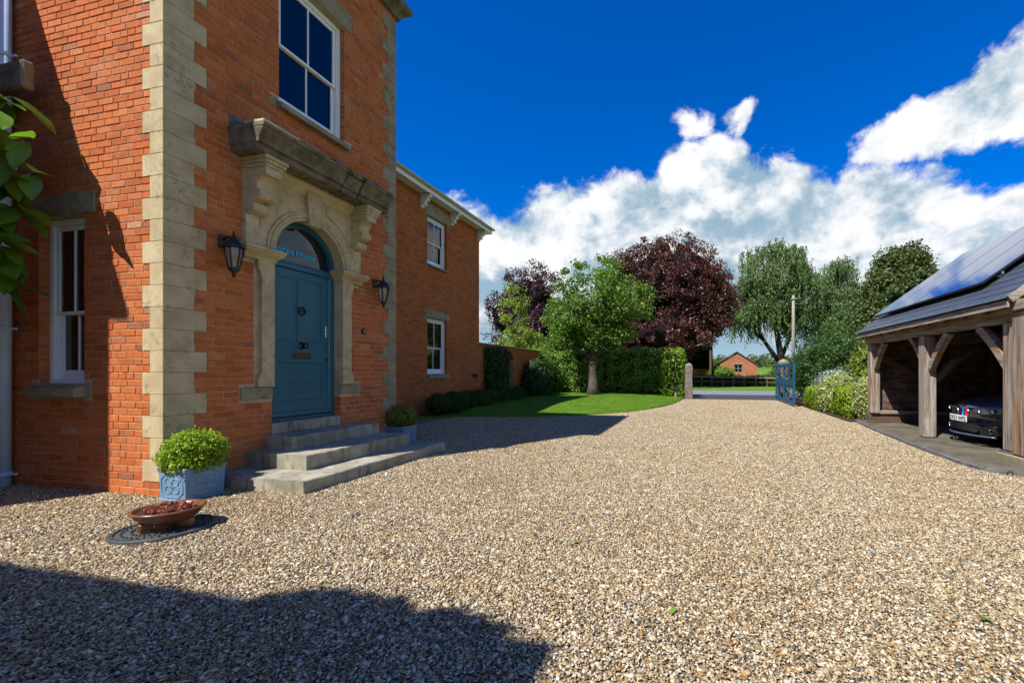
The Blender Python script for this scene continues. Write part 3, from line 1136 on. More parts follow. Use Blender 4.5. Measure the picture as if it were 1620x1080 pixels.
def sash_window(to3, hole, rec, nm_label, cols=2, meet=0.5, lintel=None, sill=None, stone='stone', curtain=True):
    """timber sash window: frame with two sashes; panes, lintel and sill are its children"""
    s0, s1, z0, z1 = hole
    m = MB()

    def bx(a, b, c, d, p0, p1, r=0.006):
        q0, q1 = to3(a, c, p0), to3(b, d, p1)
        m.bbox(q0, q1, r)
    f = 0.075
    R0 = -rec
    bx(s0 + .002, s0 + f, z0, z1, R0 - .10, R0)
    bx(s1 - f, s1 - .002, z0, z1, R0 - .10, R0)
    bx(s0 + f, s1 - f, z1 - f, z1, R0 - .10, R0 - .002)
    bx(s0 + f, s1 - f, z0, z0 + .05, R0 - .10, R0 + .012)
    zm = z0 + (z1 - z0) * meet
    a, b = s0 + f, s1 - f
    st = 0.052
    panes = []
    for c, d, p in ((zm - .02, z1 - f, R0 - .025), (z0 + .05, zm + .02, R0 - .06)):
        lower = d < z1 - f - .01
        bot = 0.11 if lower else 0.042
        top = 0.042 if lower else 0.055
        bx(a, a + st, c, d, p - .04, p)
        bx(b - st, b, c, d, p - .04, p)
        bx(a + st, b - st, c, c + bot, p - .04, p - .001)
        bx(a + st, b - st, d - top, d, p - .04, p - .001)
        w = (b - a - 2 * st)
        for i in range(1, cols):
            g = a + st + w * i / cols
            bx(g - .012, g + .012, c + bot, d - top, p - .035, p - .004, 0.004)
        for i in range(cols):
            g0, g1 = a + st + w * i / cols + (.012 if i else 0), a + st + w * (i + 1) / cols - (.012 if i < cols - 1 else 0)
            panes.append((g0 - .003, g1 + .003, c + bot - .003, d - top + .003, p - .024, p - .018))
    win = m.build('window', 'white_paint', house)
    win['label'] = nm_label
    for a_, b_, c, d, p0, p1 in panes:
        q = MB()
        q.box(to3(a_, c, p0), to3(b_, d, p1))
        q.build('pane', 'clear_glass', win)
    # plastered reveal behind the frame and a dark room
    q = MB()
    q.box(to3(s0, z0, R0 - .30), to3(s1, z1, R0 - .26))
    q.build('room_back', 'dark_room', win)
    if curtain:
        for e0, sg in ((s0 + .03, 1), (s1 - .03, -1)):
            w = (s1 - s0) * .24
            vs, fs = [], []
            k = 14
            for i in range(k + 1):
                p = R0 - .19 + .018 * math.sin(i * 1.9)
                vs += [to3(e0 + sg * w * i / k, z0 + .02, p), to3(e0 + sg * w * i / k, z1 - .02, p), to3(e0 + sg * w * i / k, z1 - .02, p - .006), to3(e0 + sg * w * i / k, z0 + .02, p - .006)]
            for i in range(k):
                for j in range(4):
                    fs.append((4 * i + j, 4 * i + (j + 1) % 4, 4 * i + 4 + (j + 1) % 4, 4 * i + 4 + j))
            q = MB()
            q.add(vs, fs, True)
            q.build('curtain', 'curtain', win)
    if lintel:
        a_, b_, c, d, p = lintel
        q = MB()
        q.bbox(to3(a_, c, -.12), to3(b_, d, p), 0.012)
        q.build('lintel', stone, win)
    if sill:
        a_, b_, c, d, p = sill
        q = MB()
        poly = [(-.16, d + .01), (0.0, d + .005), (p, d - .025), (p, c), (-.16, c)]
        q.prism([(x, z) for x, z in poly], lambda x, z, s: to3(s, z, x), a_ + .10, b_ - .10)
        q.bbox(to3(a_, c + .002, -.14), to3(a_ + .099, d + .03, .008), 0.006)
        q.bbox(to3(b_ - .099, c + .002, -.14), to3(b_, d + .03, .008), 0.006)
        q.build('sill', stone, win)
    # brick reveals
    q = MB()
    zz = z0 + .0
    while zz < z1 - .03:
        e = min(zz + COURSE, z1)
        for sx, sg in ((s0, 1), (s1, -1)):
            q.box(to3(sx - sg * .10, zz + .004, -.30), to3(sx + sg * .0015, e - .004, -.008))
        zz += COURSE
    tag(q.build('reveal', 'brick' if to3 is not wing else 'wing_brick', win), kind='stuff')
    return win


sash_window(side, SIDE_WIN, 0.085, 'tall narrow white sash window in the side wall', meet=0.43,
            lintel=(-7.715, -6.685, 3.183, 3.437, 0.012), sill=(-7.755, -6.745, 1.075, 1.20, 0.10), stone='old_stone')
sash_window(front, UP_WIN, 0.09, 'wide white sash window above the front door', meet=0.47,
            lintel=(4.745, 6.215, 7.003, 7.307, 0.015), sill=(4.765, 6.195, 5.005, 5.10, 0.09), stone='old_stone', curtain=False)
sash_window(wing, WIN_L, 0.10, 'lower white sash window of the wing', meet=0.47,
            lintel=(12.065, 13.455, 3.083, 3.347, 0.012), sill=(12.065, 13.455, 1.155, 1.27, 0.09), stone='old_stone')
sash_window(wing, WIN_U, 0.10, 'upper white sash window of the wing, under the eaves', meet=0.47,
            lintel=(12.065, 13.455, 6.333, 6.717, 0.012), sill=(12.105, 13.415, 4.705, 4.78, 0.09), stone='old_stone')


def cornice(profile, s0, s1, k, name, mat, parent, to3=front, k1=None):
    """moulded course: (projection, z) profile run along a wall with returns at both ends"""
    vs, fs = [], []
    for p, z in profile:
        q, q1 = p * k, p * (k if k1 is None else k1)
        vs += [to3(s0 - q, z, -.05), to3(s0 - q, z, p), to3(s1 + q1, z, p), to3(s1 + q1, z, -.05)]
    n = len(profile)
    for i in range(n - 1):
        for j in range(3):
            fs.append((4 * i + j, 4 * i + j + 1, 4 * i + 5 + j, 4 * i + 4 + j))
        fs.append((4 * i + 3, 4 * i, 4 * i + 4, 4 * i + 7))
    fs += [(0, 1, 2, 3), (4 * n - 4, 4 * n - 3, 4 * n - 2, 4 * n - 1)]
    m = MB()
    m.add(vs, fs)
    return m.build(name, mat, parent)


def arch_ring(m, r0, r1, p0, p1, zc, n=40, t0=0.0, t1=math.pi):
    """half ring round the door arch, from depth p0 to p1"""
    vs, fs = [], []
    for i in range(n + 1):
        t = t0 + (t1 - t0) * i / n
        c, s = math.cos(t), math.sin(t)
        for r in (r0, r1):
            for p in (p0, p1):
                vs.append(front(YC + r * c, zc + r * s, p))
    for i in range(n):
        a, b = 4 * i, 4 * i + 4
        fs += [(a + 1, a + 3, b + 3, b + 1), (a, b, b + 2, a + 2), (a, a + 1, b + 1, b), (a + 2, b + 2, b + 3, a + 3)]
    fs += [(0, 2, 3, 1), (4 * n, 4 * n + 1, 4 * n + 3, 4 * n + 2)]
    m.add(vs, fs)


def build_doorway():
    ZS = 2.99                                         # springing of the arch
    RA = 0.585
    sur = MB()
    # face slab with the arch cut out
    n = 48
    s0, s1, zt = 4.405, 6.355, 4.10
    vs, fs = [], []
    ts = sorted([math.pi * i / n for i in range(n + 1)] + [math.atan2(zt - ZS, s1 - YC), math.atan2(zt - ZS, s0 - YC)])
    n = len(ts) - 1
    for t in ts:
        c, s = math.cos(t), math.sin(t)
        a = (YC + RA * c, ZS + RA * s)
        k = 1e9
        if c > 1e-6:
            k = min(k, (s1 - YC) / c)
        if c < -1e-6:
            k = min(k, (s0 - YC) / c)
        if s > 1e-6:
            k = min(k, (zt - ZS) / s)
        o = (YC + k * c, ZS + k * s)
        vs += [front(*a, .045), front(*o, .045), front(*a, -.14), front(*o, -.05)]
    for i in range(n):
        a, b = 4 * i, 4 * i + 4
        fs += [(a, a + 1, b + 1, b), (a, b, b + 2, a + 2), (a + 1, a + 3, b + 3, b + 1)]
    sur.add(vs, fs)
    so = sur.build('door_surround', 'stone', house)
    so['label'] = 'carved sandstone door surround with round arch and brackets'
    m = MB()
    arch_ring(m, RA + .001, RA + .045, .03, .062, ZS)
    arch_ring(m, RA + .047, RA + .085, .03, .080, ZS)
    arch_ring(m, RA + .087, RA + .125, .03, .068, ZS)
    m.build('archivolt', 'stone', so)
    # raised spandrel panels either side of the keystone
    for sg in (-1, 1):
        poly = []
        for i in range(13):
            t = rad(18 + (72 - 18) * i / 12)
            poly.append((YC + sg * 0.83 * math.cos(t), ZS + 0.83 * math.sin(t)))
        poly += [(YC + sg * 0.26, 3.88), (YC + sg * 0.78, 3.88)]
        poly = [(a, min(b, 3.88)) for a, b in poly]
        m = MB()
        m.prism(poly, lambda a, b, d: front(a, b, d), .03, .061)
        m.build('spandrel', 'stone', so)
    # keystone
    m = MB()
    kv = [(YC - .085, 3.52), (YC + .085, 3.52), (YC + .135, 3.99), (YC - .135, 3.99)]
    m.add([front(a, b, .02) for a, b in kv] + [front(a, b, .125 if b > 3.6 else .10) for a, b in kv],
          [(0, 1, 2, 3), (4, 5, 6, 7), (0, 1, 5, 4), (1, 2, 6, 5), (2, 3, 7, 6), (3, 0, 4, 7)])
    m.build('keystone', 'stone', so)
    # bed mould along the top of the frieze, and the block soffit
    cornice([(.05, 3.93), (.085, 3.955), (.085, 3.985), (.13, 4.02), (.16, 4.06), (.16, 4.098)], 4.66, 6.10, 0.0, 'bed_mould', 'stone', so)
    # consoles
    prof = [(-.04, 3.955), (.36, 3.955), (.36, 3.855), (.30, 3.845), (.245, 3.80), (.215, 3.745), (.215, 3.70), (.255, 3.675), (.27, 3.63), (.255, 3.585), (.21, 3.56),
            (.155, 3.565), (.13, 3.545), (.165, 3.52), (.175, 3.475), (.155, 3.43), (.11, 3.405), (.05, 3.39), (-.04, 3.36)]
    for a in (4.411, 6.128):
        m = MB()
        m.prism(prof, lambda p, z, d: front(d, z, p), a, a + .22)
        c = m.build('console', 'stone', so)
        m = MB()
        m.bbox(front(a - .02, 3.957, -.04), front(a + .24, 3.995, .38), .006)
        m.bbox(front(a - .035, 3.996, -.04), front(a + .255, 4.04, .40), .006)
        m.bbox(front(a - .05, 4.041, -.04), front(a + .27, 4.088, .42), .006)
        m.build('console_cap', 'stone', c)
    # cornice hood
    HP = [(.36, 4.091), (.405, 4.10), (.405, 4.172), (.452, 4.178), (.452, 4.20), (.462, 4.235), (.495, 4.285), (.535, 4.325), (.535, 4.345), (.56, 4.35), (.56, 4.392)]
    hood = cornice(HP, 4.34, 5.545, 0.22, 'hood', 'mossy_stone', so, k1=0)
    cornice([(p - (.02 if p > .45 else .004), z - .006) for p, z in HP[:-3]] + [(.50, 4.345), (.43, 4.37)], 5.572, 5.865, 0, 'hood_stone', 'mossy_stone', hood)
    cornice([(p - .003, z - .002) for p, z in HP], 5.90, 6.46, 0, 'hood_stone', 'mossy_stone', hood, k1=.22)
    hood['label'] = 'blackened mossy cornice hood with broken edges'
    m = MB()
    m.add([front(4.235, 4.39, -.05), front(4.235, 4.39, .50), front(6.565, 4.39, .50), front(6.565, 4.39, -.05),
           front(4.235, 4.46, -.05), front(4.235, 4.40, .50), front(6.565, 4.40, .50), front(6.565, 4.46, -.05)],
          [(0, 1, 2, 3), (4, 5, 6, 7), (0, 1, 5, 4), (1, 2, 6, 5), (2, 3, 7, 6), (3, 0, 4, 7)])
    m.build('hood_top', 'lead', hood)
    m = MB()
    m.bbox(front(4.23, 4.43, -.01), front(6.50, 4.56, .012), .004)
    m.build('flashing', 'lead', hood)
    m = MB()
    m.bbox(front(4.225, 4.395, .24), front(4.72, 4.432, .545), .006)
    m.build('coping_slip', 'stone', hood)
    # crumbled stone and moss along the broken front edge
    import bmesh
    for i in range(34):
        s = 4.75 + (i / 34) ** 0.9 * 1.80
        if RND.random() < 0.2:
            continue
        r = RND.uniform(.02, .055) * (1.5 if 5.2 < s < 6.3 else 0.75)
        bm = bmesh.new()
        bmesh.ops.create_icosphere(bm, subdivisions=2, radius=1)
        for v in bm.verts:
            k = 1 + RND.uniform(-.25, .25)
            v.co = Vector((v.co.x * k * r, v.co.y * k * r * 1.7, v.co.z * k * r * .75))
        me = bpy.data.meshes.new('crumbled_stone')
        bm.to_mesh(me)
        bm.free()
        o = link('crumbled_stone', me, 'moss' if RND.random() < .4 else 'mossy_stone', hood)
        o.location = front(s, 4.392 + r * .2, .535 - RND.uniform(0, .10))
    # imposts, pilasters, plinths, jambs for both sides of the door
    for sg in (-1, 1):
        def F(a):
            return YC + sg * a
        e = 0.585                                     # half the opening
        m = MB()
        ip = [(.05, 2.835), (.062, 2.85), (.062, 2.87), (.10, 2.90), (.135, 2.925), (.135, 2.94), (.155, 2.955), (.155, 2.985), (.13, 3.004)]
        a0, a1 = sorted((F(e - .02), F(.985)))
        vs, fs = [], []
        for p, z in ip:
            q = (p - .05) * .6
            vs += [front(a0 - q, z, -.13), front(a0 - q, z, p), front(a1 + q, z, p), front(a1 + q, z, -.02)]
        for i in range(len(ip) - 1):
            for j in range(3):
                fs.append((4 * i + j, 4 * i + j + 1, 4 * i + 5 + j, 4 * i + 4 + j))
        fs += [(0, 1, 2, 3), tuple(4 * len(ip) - 4 + j for j in range(4))]
        m.add(vs, fs)
        m.build('impost', 'stone', so)
        # pilaster: chamfered shaft that widens at head and foot
        w0, w1 = e + .002, e + .185
        poly = [(w0 - .0, 1.162), (w1 + .045, 1.162), (w1 + .045, 1.26), (w1 + .03, 1.31), (w1 - .005, 1.37), (w1 - .005, 2.62), (w1 + .02, 2.66), (w1 + .02, 2.70),
                (w1 + .045, 2.73), (w1 + .045, 2.833), (w0 - .0, 2.833)]
        m = MB()
        m.prism([(F(a), z) for a, z in poly], lambda a, z, d: front(a, z, d), -.02, .05)
        poly2 = [(w0, 1.26), (w0, 2.72), (w0 + .03, 2.66), (w0 + .03, 1.33)]
        m.build('pilaster', 'stone', so)
        m = MB()
        m.bbox(front(F(w1 - .004), 1.162, -.14), front(F(w1 + .065), 2.833, -.012), .004)
        m.build('pilaster_backing', 'old_stone', so)
        m = MB()
        m.bbox(front(F(e + .001), 1.002, -.14), front(F(1.012), 1.158, .022), .008)
        m.build('plinth_block', 'old_stone', so)
        m = MB()
        m.box(front(F(e + .0005), 1.16, -.30), front(F(e + .06), 2.985, -.021))
        m.build('jamb', 'old_stone', so)
        m = MB()
        z = 0.0
        for k in range(12):
            b = (X0 - .22, X0 - .11, z, z + COURSE) if k % 2 else (X0 - .22, X0 - .003, z, z + COURSE)
            rows = [(X0 - .23, X0 - .12, z, z + COURSE), (X0 - .12, X0 - .004, z, z + COURSE)] if k % 2 else [(X0 - .23, X0 - .004, z, z + COURSE)]
            for r in rows:
                yy = F(e)
                m.box((r[0] + .004, yy - sg * .007, r[2] + .004), (r[1] - .003, yy + sg * .05, min(r[3] - .004, .998)))
            z += COURSE
        m.build('jamb_brick', 'brick', so)
    # door sill stone
    m = MB()
    m.bbox(front(DO0 + .002, .50, -.24), front(DO1 - .002, .655, .012), .012)
    m.build('door_sill', 'step_stone', house)

    # the door: frame, leaf, fanlight
    RD = -.135
    m = MB()
    e = 0.583
    for sg in (-1, 1):
        a0, a1 = sorted((YC + sg * e, YC + sg * (e - .075)))
        m.bbox(front(a0, .657, RD - .07), front(a1, ZS, RD + .02), .006)
    m.bbox(front(YC - e + .075, 2.86, RD - .07), front(YC + e - .075, 2.935, RD + .03), .008)
    m.bbox(front(YC - e + .075, 2.936, RD - .07), front(YC + e - .075, 2.965, RD + .012), .006)
    arch_ring(m, e - .075, e, RD - .07, RD + .02, ZS)
    m.bbox(front(YC - e + .075, .657, RD - .07), front(YC + e - .075, .70, RD + .025), .006)
    fr = m.build('door_frame', 'blue_paint', house)
    m = MB()
    r = e - .078
    poly = [(YC + r * math.cos(math.pi * i / 36), ZS + r * math.sin(math.pi * i / 36)) for i in range(37)]
    poly = poly + [(YC - r, 2.966), (YC + r, 2.966)]
    m.prism(poly, lambda a, b, d: front(a, b, d), RD - .045, RD - .035)
    m.build('fanlight', 'glass', fr)
    L0, L1, Z0, Z1 = YC - e + .079, YC + e - .083, .715, 2.856
    lf = MB()
    lf.bbox(front(L0, Z0, RD - .055), front(L1, Z1, RD - .015), .004)
    # raised stiles and rails round the two tall panels and the flush lower panel
    st, mid = .125, .11
    pz0, pz1 = 1.80, 2.74
    cx = (L0 + L1) / 2
    P = RD - .015

    def rail(a, b, c, d, t=.014):
        lf.bbox(front(a, c, P + .0005), front(b, d, P + t), .004)
    rail(L0, L0 + st, Z0, Z1)
    rail(L1 - st, L1, Z0, Z1)
    rail(L0 + st, L1 - st, pz1, Z1)
    rail(L0 + st, L1 - st, 1.50, pz0)
    rail(L0 + st, L1 - st, Z0, .93)
    rail(cx - mid / 2, cx + mid / 2, pz0, pz1)
    leaf = lf.build('door', 'blue_paint', fr)
    leaf['label'] = 'teal blue panelled front door'
    dk = MB()
    for a, b, c, d in ((L0 + st, cx - mid / 2, pz0, pz1), (cx + mid / 2, L1 - st, pz0, pz1), (L0 + st, L1 - st, .93, 1.50)):
        w, t = .022, .009
        for q in ((a, a + w, c, d), (b - w, b, c, d), (a + w, b - w, c, c + w), (a + w, b - w, d - w, d)):
            dk.bbox(front(q[0], q[2], P + .0005), front(q[1], q[3], P + t), .003)
    for zz in (1.06, 1.19, 1.32, 1.41):
        dk.bbox(front(L0 + st + .03, zz, P + .0005), front(L1 - st - .03, zz + .012, P + .005), .002)
    dk.build('panel_mould', 'blue_paint', fr)
    m = MB()
    m.bbox(front(L1 + .001, .75, P - .03), front(L1 + .009, 2.85, P + .012), .002)
    m.build('draught_strip', 'gutter', fr)
    m = MB()
    m.bbox(front(L0, Z0 + .0, P + .015), front(L1, Z0 + .07, P + .035), .006)
    m.build('weather_bar', 'blue_paint', fr)
    m = MB()
    m.bbox(front(cx - .16, 1.555, P + .015), front(cx + .16, 1.645, P + .022), .004)
    m.bbox(front(cx - .125, 1.575, P + .022), front(cx + .125, 1.625, P + .030), .004)
    m.build('letter_plate', 'brass_dark', fr)
    m = MB()
    m.lathe([(0, .0), (.055, .0), (.055, .008), (.02, .012), (.017, .05), (.032, .062), (.042, .085), (.032, .105), (0, .11)], n=20)
    me = m.mesh('knob')
    o = link('door_knob', me, 'brass_dark', fr)
    o.rotation_euler = (0, rad(90), 0)
    o.location = front(cx, 1.75, P + .014)
    m = MB()
    pts = [(0.012, .055 * math.cos(t), .055 * math.sin(t)) for t in [2 * math.pi * i / 20 for i in range(21)]]
    m.tube(pts, .012, 8, False)
    m.lathe([(0, 0), (.03, 0), (.03, .01), (0, .015)], n=14)
    o = link('knocker', m.mesh('knocker'), 'black_iron', fr)
    o.location = front(cx, 2.27, P + .016)
    m = MB()
    m.bbox((0, -.022, -.09), (.012, .022, .09), .004)
    m.tube([(.01, 0, .02), (.055, 0, .02), (.06, -.05, .02), (.06, -.11, .015)], .010, 8)
    o = link('door_handle', m.mesh('door_handle'), 'chrome', fr)
    o.location = front(L1 - .06, 2.00, P + .015)
    m = MB()
    m.lathe([(0, 0), (.022, 0), (.022, .006), (0, .01)], n=14)
    o = link('keyhole', m.mesh('keyhole'), 'black_iron', fr)
    o.rotation_euler = (0, rad(90), 0)
    o.location = front(L1 - .06, 1.55, P + .015)
    # the name on the fanlight glass
    cu = bpy.data.curves.new('name_lettering', 'FONT')
    cu.body = 'Linden House'
    cu.size = .128
    cu.extrude = .0015
    cu.align_x = 'CENTER'
    cu.space_character = 1.02
    cu.offset = .0012
    to = bpy.data.objects.new('tmp', cu)
    COL.objects.link(to)
    dg = bpy.context.evaluated_depsgraph_get()
    me = bpy.data.meshes.new_from_object(to.evaluated_get(dg))
    COL.objects.unlink(to)
    me.materials.clear()
    o = tag(link('name_lettering', me, 'letter_blue', fr), kind='stuff')
    o.rotation_euler = (rad(90), 0, rad(90))
    o.location = front(YC - .10, 3.08, RD - .0285)


build_doorway()


def build_house_rest():
    # eaves cornice and hipped roof of the entrance block
    def ring(z, p):
        return [(-8.35, Y0 - p, z), (X0 + p, Y0 - p, z), (X0 + p, Y1 + p, z), (-8.35, Y1 + p, z)]
    prof = [(-.02, 8.12), (.07, 8.14), (.07, 8.20), (.13, 8.26), (.20, 8.31), (.22, 8.33), (.22, 8.42), (-.2, 8.44)]
    vs = [v for p, z in prof for v in ring(z, p)]
    fs = []
    for i in range(len(prof) - 1):
        for j in range(3):
            fs.append((4 * i + j, 4 * i + j + 1, 4 * i + 5 + j, 4 * i + 4 + j))
    fs.append((0, 1, 2, 3))
    fs.append(tuple(4 * (len(prof) - 1) + j for j in range(4)))
    m = MB()
    m.add(vs, fs)
    m.build('eaves_cornice', 'mossy_stone', house)
    m = MB()
    zr = 9.35
    m.add([(-8.6, Y0 - .15, 8.40), (X0 + .15, Y0 - .15, 8.40), (X0 + .15, Y1 + .15, 8.40), (-8.6, Y1 + .15, 8.40), (-8.6, 5.43, zr), (X0 - 1.7, 5.43, zr)],
          [(0, 1, 5, 4), (1, 2, 5), (2, 3, 4, 5), (0, 4, 3), (3, 2, 1, 0)])
    m.build('roof', 'roof_slate', house)
    # hidden walls of the entrance block, and the wing behind
    m = MB()
    m.box((-8.35, Y1 - .26, 0), (X0 - .30, Y1 - .008, 8.2))
    m.build('return_wall', 'far_brick', house)
    m = MB()
    m.box((-14.5, 7.0, 0), (XW - .32, 15.54, 6.86))
    m.build('wing_core', 'far_brick', house)
    # wing eaves: soffit, fascia, gutter, scrolled brackets
    XF = XW + .37
    ye = 15.55
    m = MB()
    m.box((XW - .25, 7.32, 6.845), (XF - .021, ye + .35, 6.875))
    m.build('soffit', 'white_paint', house)
    m = MB()
    m.box((XF - .02, 7.32, 6.80), (XF + .005, ye + .36, 6.99))
    m.build('fascia', 'white_paint', house)
    m = MB()
    vs, fs = [], []
    n = 8
    for y in (7.32, ye + .40):
        for i in range(n + 1):
            t = math.pi + math.pi * i / n
            vs.append((XF + .065 + .058 * math.cos(t), y, 6.985 + .058 * math.sin(t)))
        for i in range(n + 1):
            t = 2 * math.pi - math.pi * i / n
            vs.append((XF + .065 + .050 * math.cos(t), y, 6.985 + .050 * math.sin(t)))
    k = 2 * (n + 1)
    for i in range(k):
        fs.append((i, (i + 1) % k, k + (i + 1) % k, k + i))
    fs += [tuple(range(k)), tuple(range(k, 2 * k))]
    m.add(vs, fs)
    m.build('gutter', 'gutter', house)
    m = MB()
    m.box((XW - 6.2, ye + .01, 6.80), (XF - .03, ye + .34, 6.88))
    m.build('verge_soffit', 'white_paint', house)
    m = MB()
    m.add([(XF + .05, 7.32, 7.0), (XF + .05, ye + .36, 7.0), (-11.4, ye - 2.6, 8.9), (-11.4, 7.32, 8.9), (-14.8, ye + .36, 7.0), (-14.8, 7.32, 7.0)],
          [(0, 1, 2, 3), (1, 4, 2), (4, 5, 3, 2), (0, 3, 5), (0, 5, 4, 1)])
    m.build('wing_roof', 'roof_slate', house)
    bp = [(0, 0), (.34, 0), (.34, -.06), (.31, -.10), (.26, -.10), (.24, -.13), (.26, -.17), (.23, -.22), (.18, -.22), (.15, -.25), (.17, -.30), (.13, -.35), (.08, -.34),
          (.07, -.38), (.04, -.42), (0, -.42)]
    for y in (11.83, 13.50, 15.40):
        m = MB()
        m.prism([(p, 6.842 + z) for p, z in bp], lambda p, z, d: (XW + p + .002, d, z), y, y + .12)
        for p, z in ((.30, -.09), (.21, -.20), (.12, -.32)):
            m.tube([(XW + p, y - .02, 6.842 + z), (XW + p, y + .14, 6.842 + z)], .032, 12)
        m.build('eaves_bracket', 'white_paint', house)
    m = MB()
    m.bbox((XW - .01, 15.02, 1.17), (XW + .05, 15.22, 1.29), .01)
    m.tube([(XW + .05, 15.12, 1.25), (XW + .11, 15.12, 1.24), (XW + .12, 15.12, 1.14)], .045, 10)
    m.build('boiler_vent', 'black_iron', house)
    # small barge end showing past the entrance block
    m = MB()
    m.prism([(-6.15, 7.05), (-5.93, 7.05), (-5.93, 7.12), (-6.6, 7.45), (-6.6, 7.35)], lambda a, b, d: (a, d, b), 7.34, 7.60)
    m.build('barge_end', 'white_paint', house)
    # main range left of the entrance block, and the rear range behind: out of frame, they shade the drive
    m = MB()
    m.box((-15, .36, 0), (-8.35, Y0 + .3, 6.62))
    m.build('main_wall', 'far_brick', house)
    m = MB()
    m.box((-15, .36 - .02, 6.625), (-8.07, Y0 - .01, 6.72))
    m.add([(-8.07, .40, 6.73), (-8.07, 3.5, 6.73), (-12, 3.5, 8.6), (-12, .40, 8.6), (-15.3, .40, 6.73), (-15.3, 3.5, 6.73)],
          [(0, 1, 2, 3), (3, 2, 5, 4), (0, 3, 4), (1, 5, 2), (0, 4, 5, 1)])
    m.build('main_roof', 'roof_slate', house)
    m = MB()
    m.box((-15, -10, 0), (-3.85, -3.05, 6.8))
    m.build('rear_wall', 'far_brick', house)
    m = MB()
    m.box((-15.2, -10.3, 6.85), (-3.51, -2.72, 7.0))
    m.add([(-3.51, -2.72, 7.01), (-3.51, -10.3, 7.01), (-15.2, -10.3, 7.01), (-15.2, -2.72, 7.01), (-7.5, -6.5, 8.7), (-11.5, -6.5, 8.7)],
          [(0, 1, 4), (1, 2, 5, 4), (2, 3, 5), (3, 0, 4, 5), (0, 3, 2, 1)])
    m.build('rear_roof', 'roof_slate', house)
    n = 420  # unseen leaf tufts added on the rear eaves to roughen its shadow edge
    a = rng.normal(0, 1, (n, 3)) * np.array([.28, .05, .05])
    Vv, Ff = [], []
    for k in range(n):
        c = Vector(((-4.62, -4.15, -5.0)[k % 3] + a[k, 0] * .5, -2.70 + abs(a[k, 1]), 6.98 + a[k, 2] * (1.2 if abs(a[k, 0]) < .5 else .7)))
        d1 = Vector(rng.normal(0, 1, 3)).normalized() * .09
        d2 = d1.orthogonal().normalized() * .05
        i = len(Vv)
        Vv += [c - d1, c - d2, c + d1, c + d2]
        Ff.append((i, i + 1, i + 2, i + 3))
    m = MB()
    m.add(Vv, Ff)
    tag(m.build('shadow_edge_leaves', 'leaf_ivy', house), kind='stuff')
    # rainwater pipe in the corner with its brackets
    m = MB()
    m.tube([(-8.035, 3.465, 0.0), (-8.035, 3.465, 6.6)], .058, 14)
    p = m.build('drainpipe', 'pipe_paint', house)
    for z in (0.12, 1.85, 3.75, 5.1):
        m = MB()
        m.tube([(-8.035, 3.465, z), (-8.035, 3.465, z + .05)], .068, 14)
        m.bbox((-8.035, 3.49, z + .01), (-7.90, 3.515, z + .035), .004)
        m.build('pipe_bracket', 'pipe_paint', p)
    # small stone hood on the main range, only its end in view
    m = MB()
    m.bbox((-8.34, 3.25, 4.50), (-7.25, 3.352, 4.82), .02)
    m.build('window_hood', 'mossy_stone', house)
    m = MB()
    m.prism([(-8.34, 4.49), (-7.7, 4.49), (-7.75, 4.42), (-8.0, 4.35), (-8.34, 4.1)], lambda a, b, d: (a, d, b), 3.26, 3.34)
    m.build('hood_bracket', 'mossy_stone', house)


build_house_rest()

# ------------------------------------------------------------------ foliage tools
def unit_vecs(n):
    v = rng.normal(0, 1, (n, 3))
    return v / np.linalg.norm(v, axis=1, keepdims=True)


def leaves(P, size, nrm=None, out=0.6, ratio=0.55, fold=0.18, droop=0.0, var=0.35):
    """pointed leaf quads at points P; nrm biases the way they face"""
    n = len(P)
    d = unit_vecs(n)
    if nrm is not None:
        d = d * (1 - out) + nrm * out
        d /= np.linalg.norm(d, axis=1, keepdims=True) + 1e-9
    a = np.cross(d, unit_vecs(n))
    a[:, 2] -= droop
    a /= np.linalg.norm(a, axis=1, keepdims=True) + 1e-9
    b = np.cross(d, a)
    b /= np.linalg.norm(b, axis=1, keepdims=True) + 1e-9
    s = (size * rng.uniform(1 - var, 1 + var, n))[:, None]
    mid = P + a * s * 0.48
    V = np.stack([P, mid + b * s * ratio * .5 + d * s * fold, P + a * s, mid - b * s * ratio * .5 + d * s * fold], 1).reshape(-1, 3)
    F = np.arange(4 * n).reshape(-1, 4)
    return V, F


def leaf_obj(name, parts, mat, parent=None, kind=None):
    Vs, Fs, k = [], [], 0
    for V, F in parts:
        Vs.append(V)
        Fs.append(F + k)
        k += len(V)
    o = link(name, np_mesh(name, np.concatenate(Vs), np.concatenate(Fs)), mat, parent)
    if kind:
        o['kind'] = kind
    return o


def limb(m, p, q, r0, r1, bend=0.12, n=5, seg=7):
    p, q = Vector(p), Vector(q)
    L = (q - p).length
    off = Vector((RND.uniform(-1, 1), RND.uniform(-1, 1), RND.uniform(-.3, .6))) * L * bend
    pts = []
    for i in range(n + 1):
        t = i / n
        pts.append(p.lerp(q, t) + off * math.sin(math.pi * t))
    m.tube(pts, [r0 + (r1 - r0) * i / n for i in range(n + 1)], seg)
    return pts


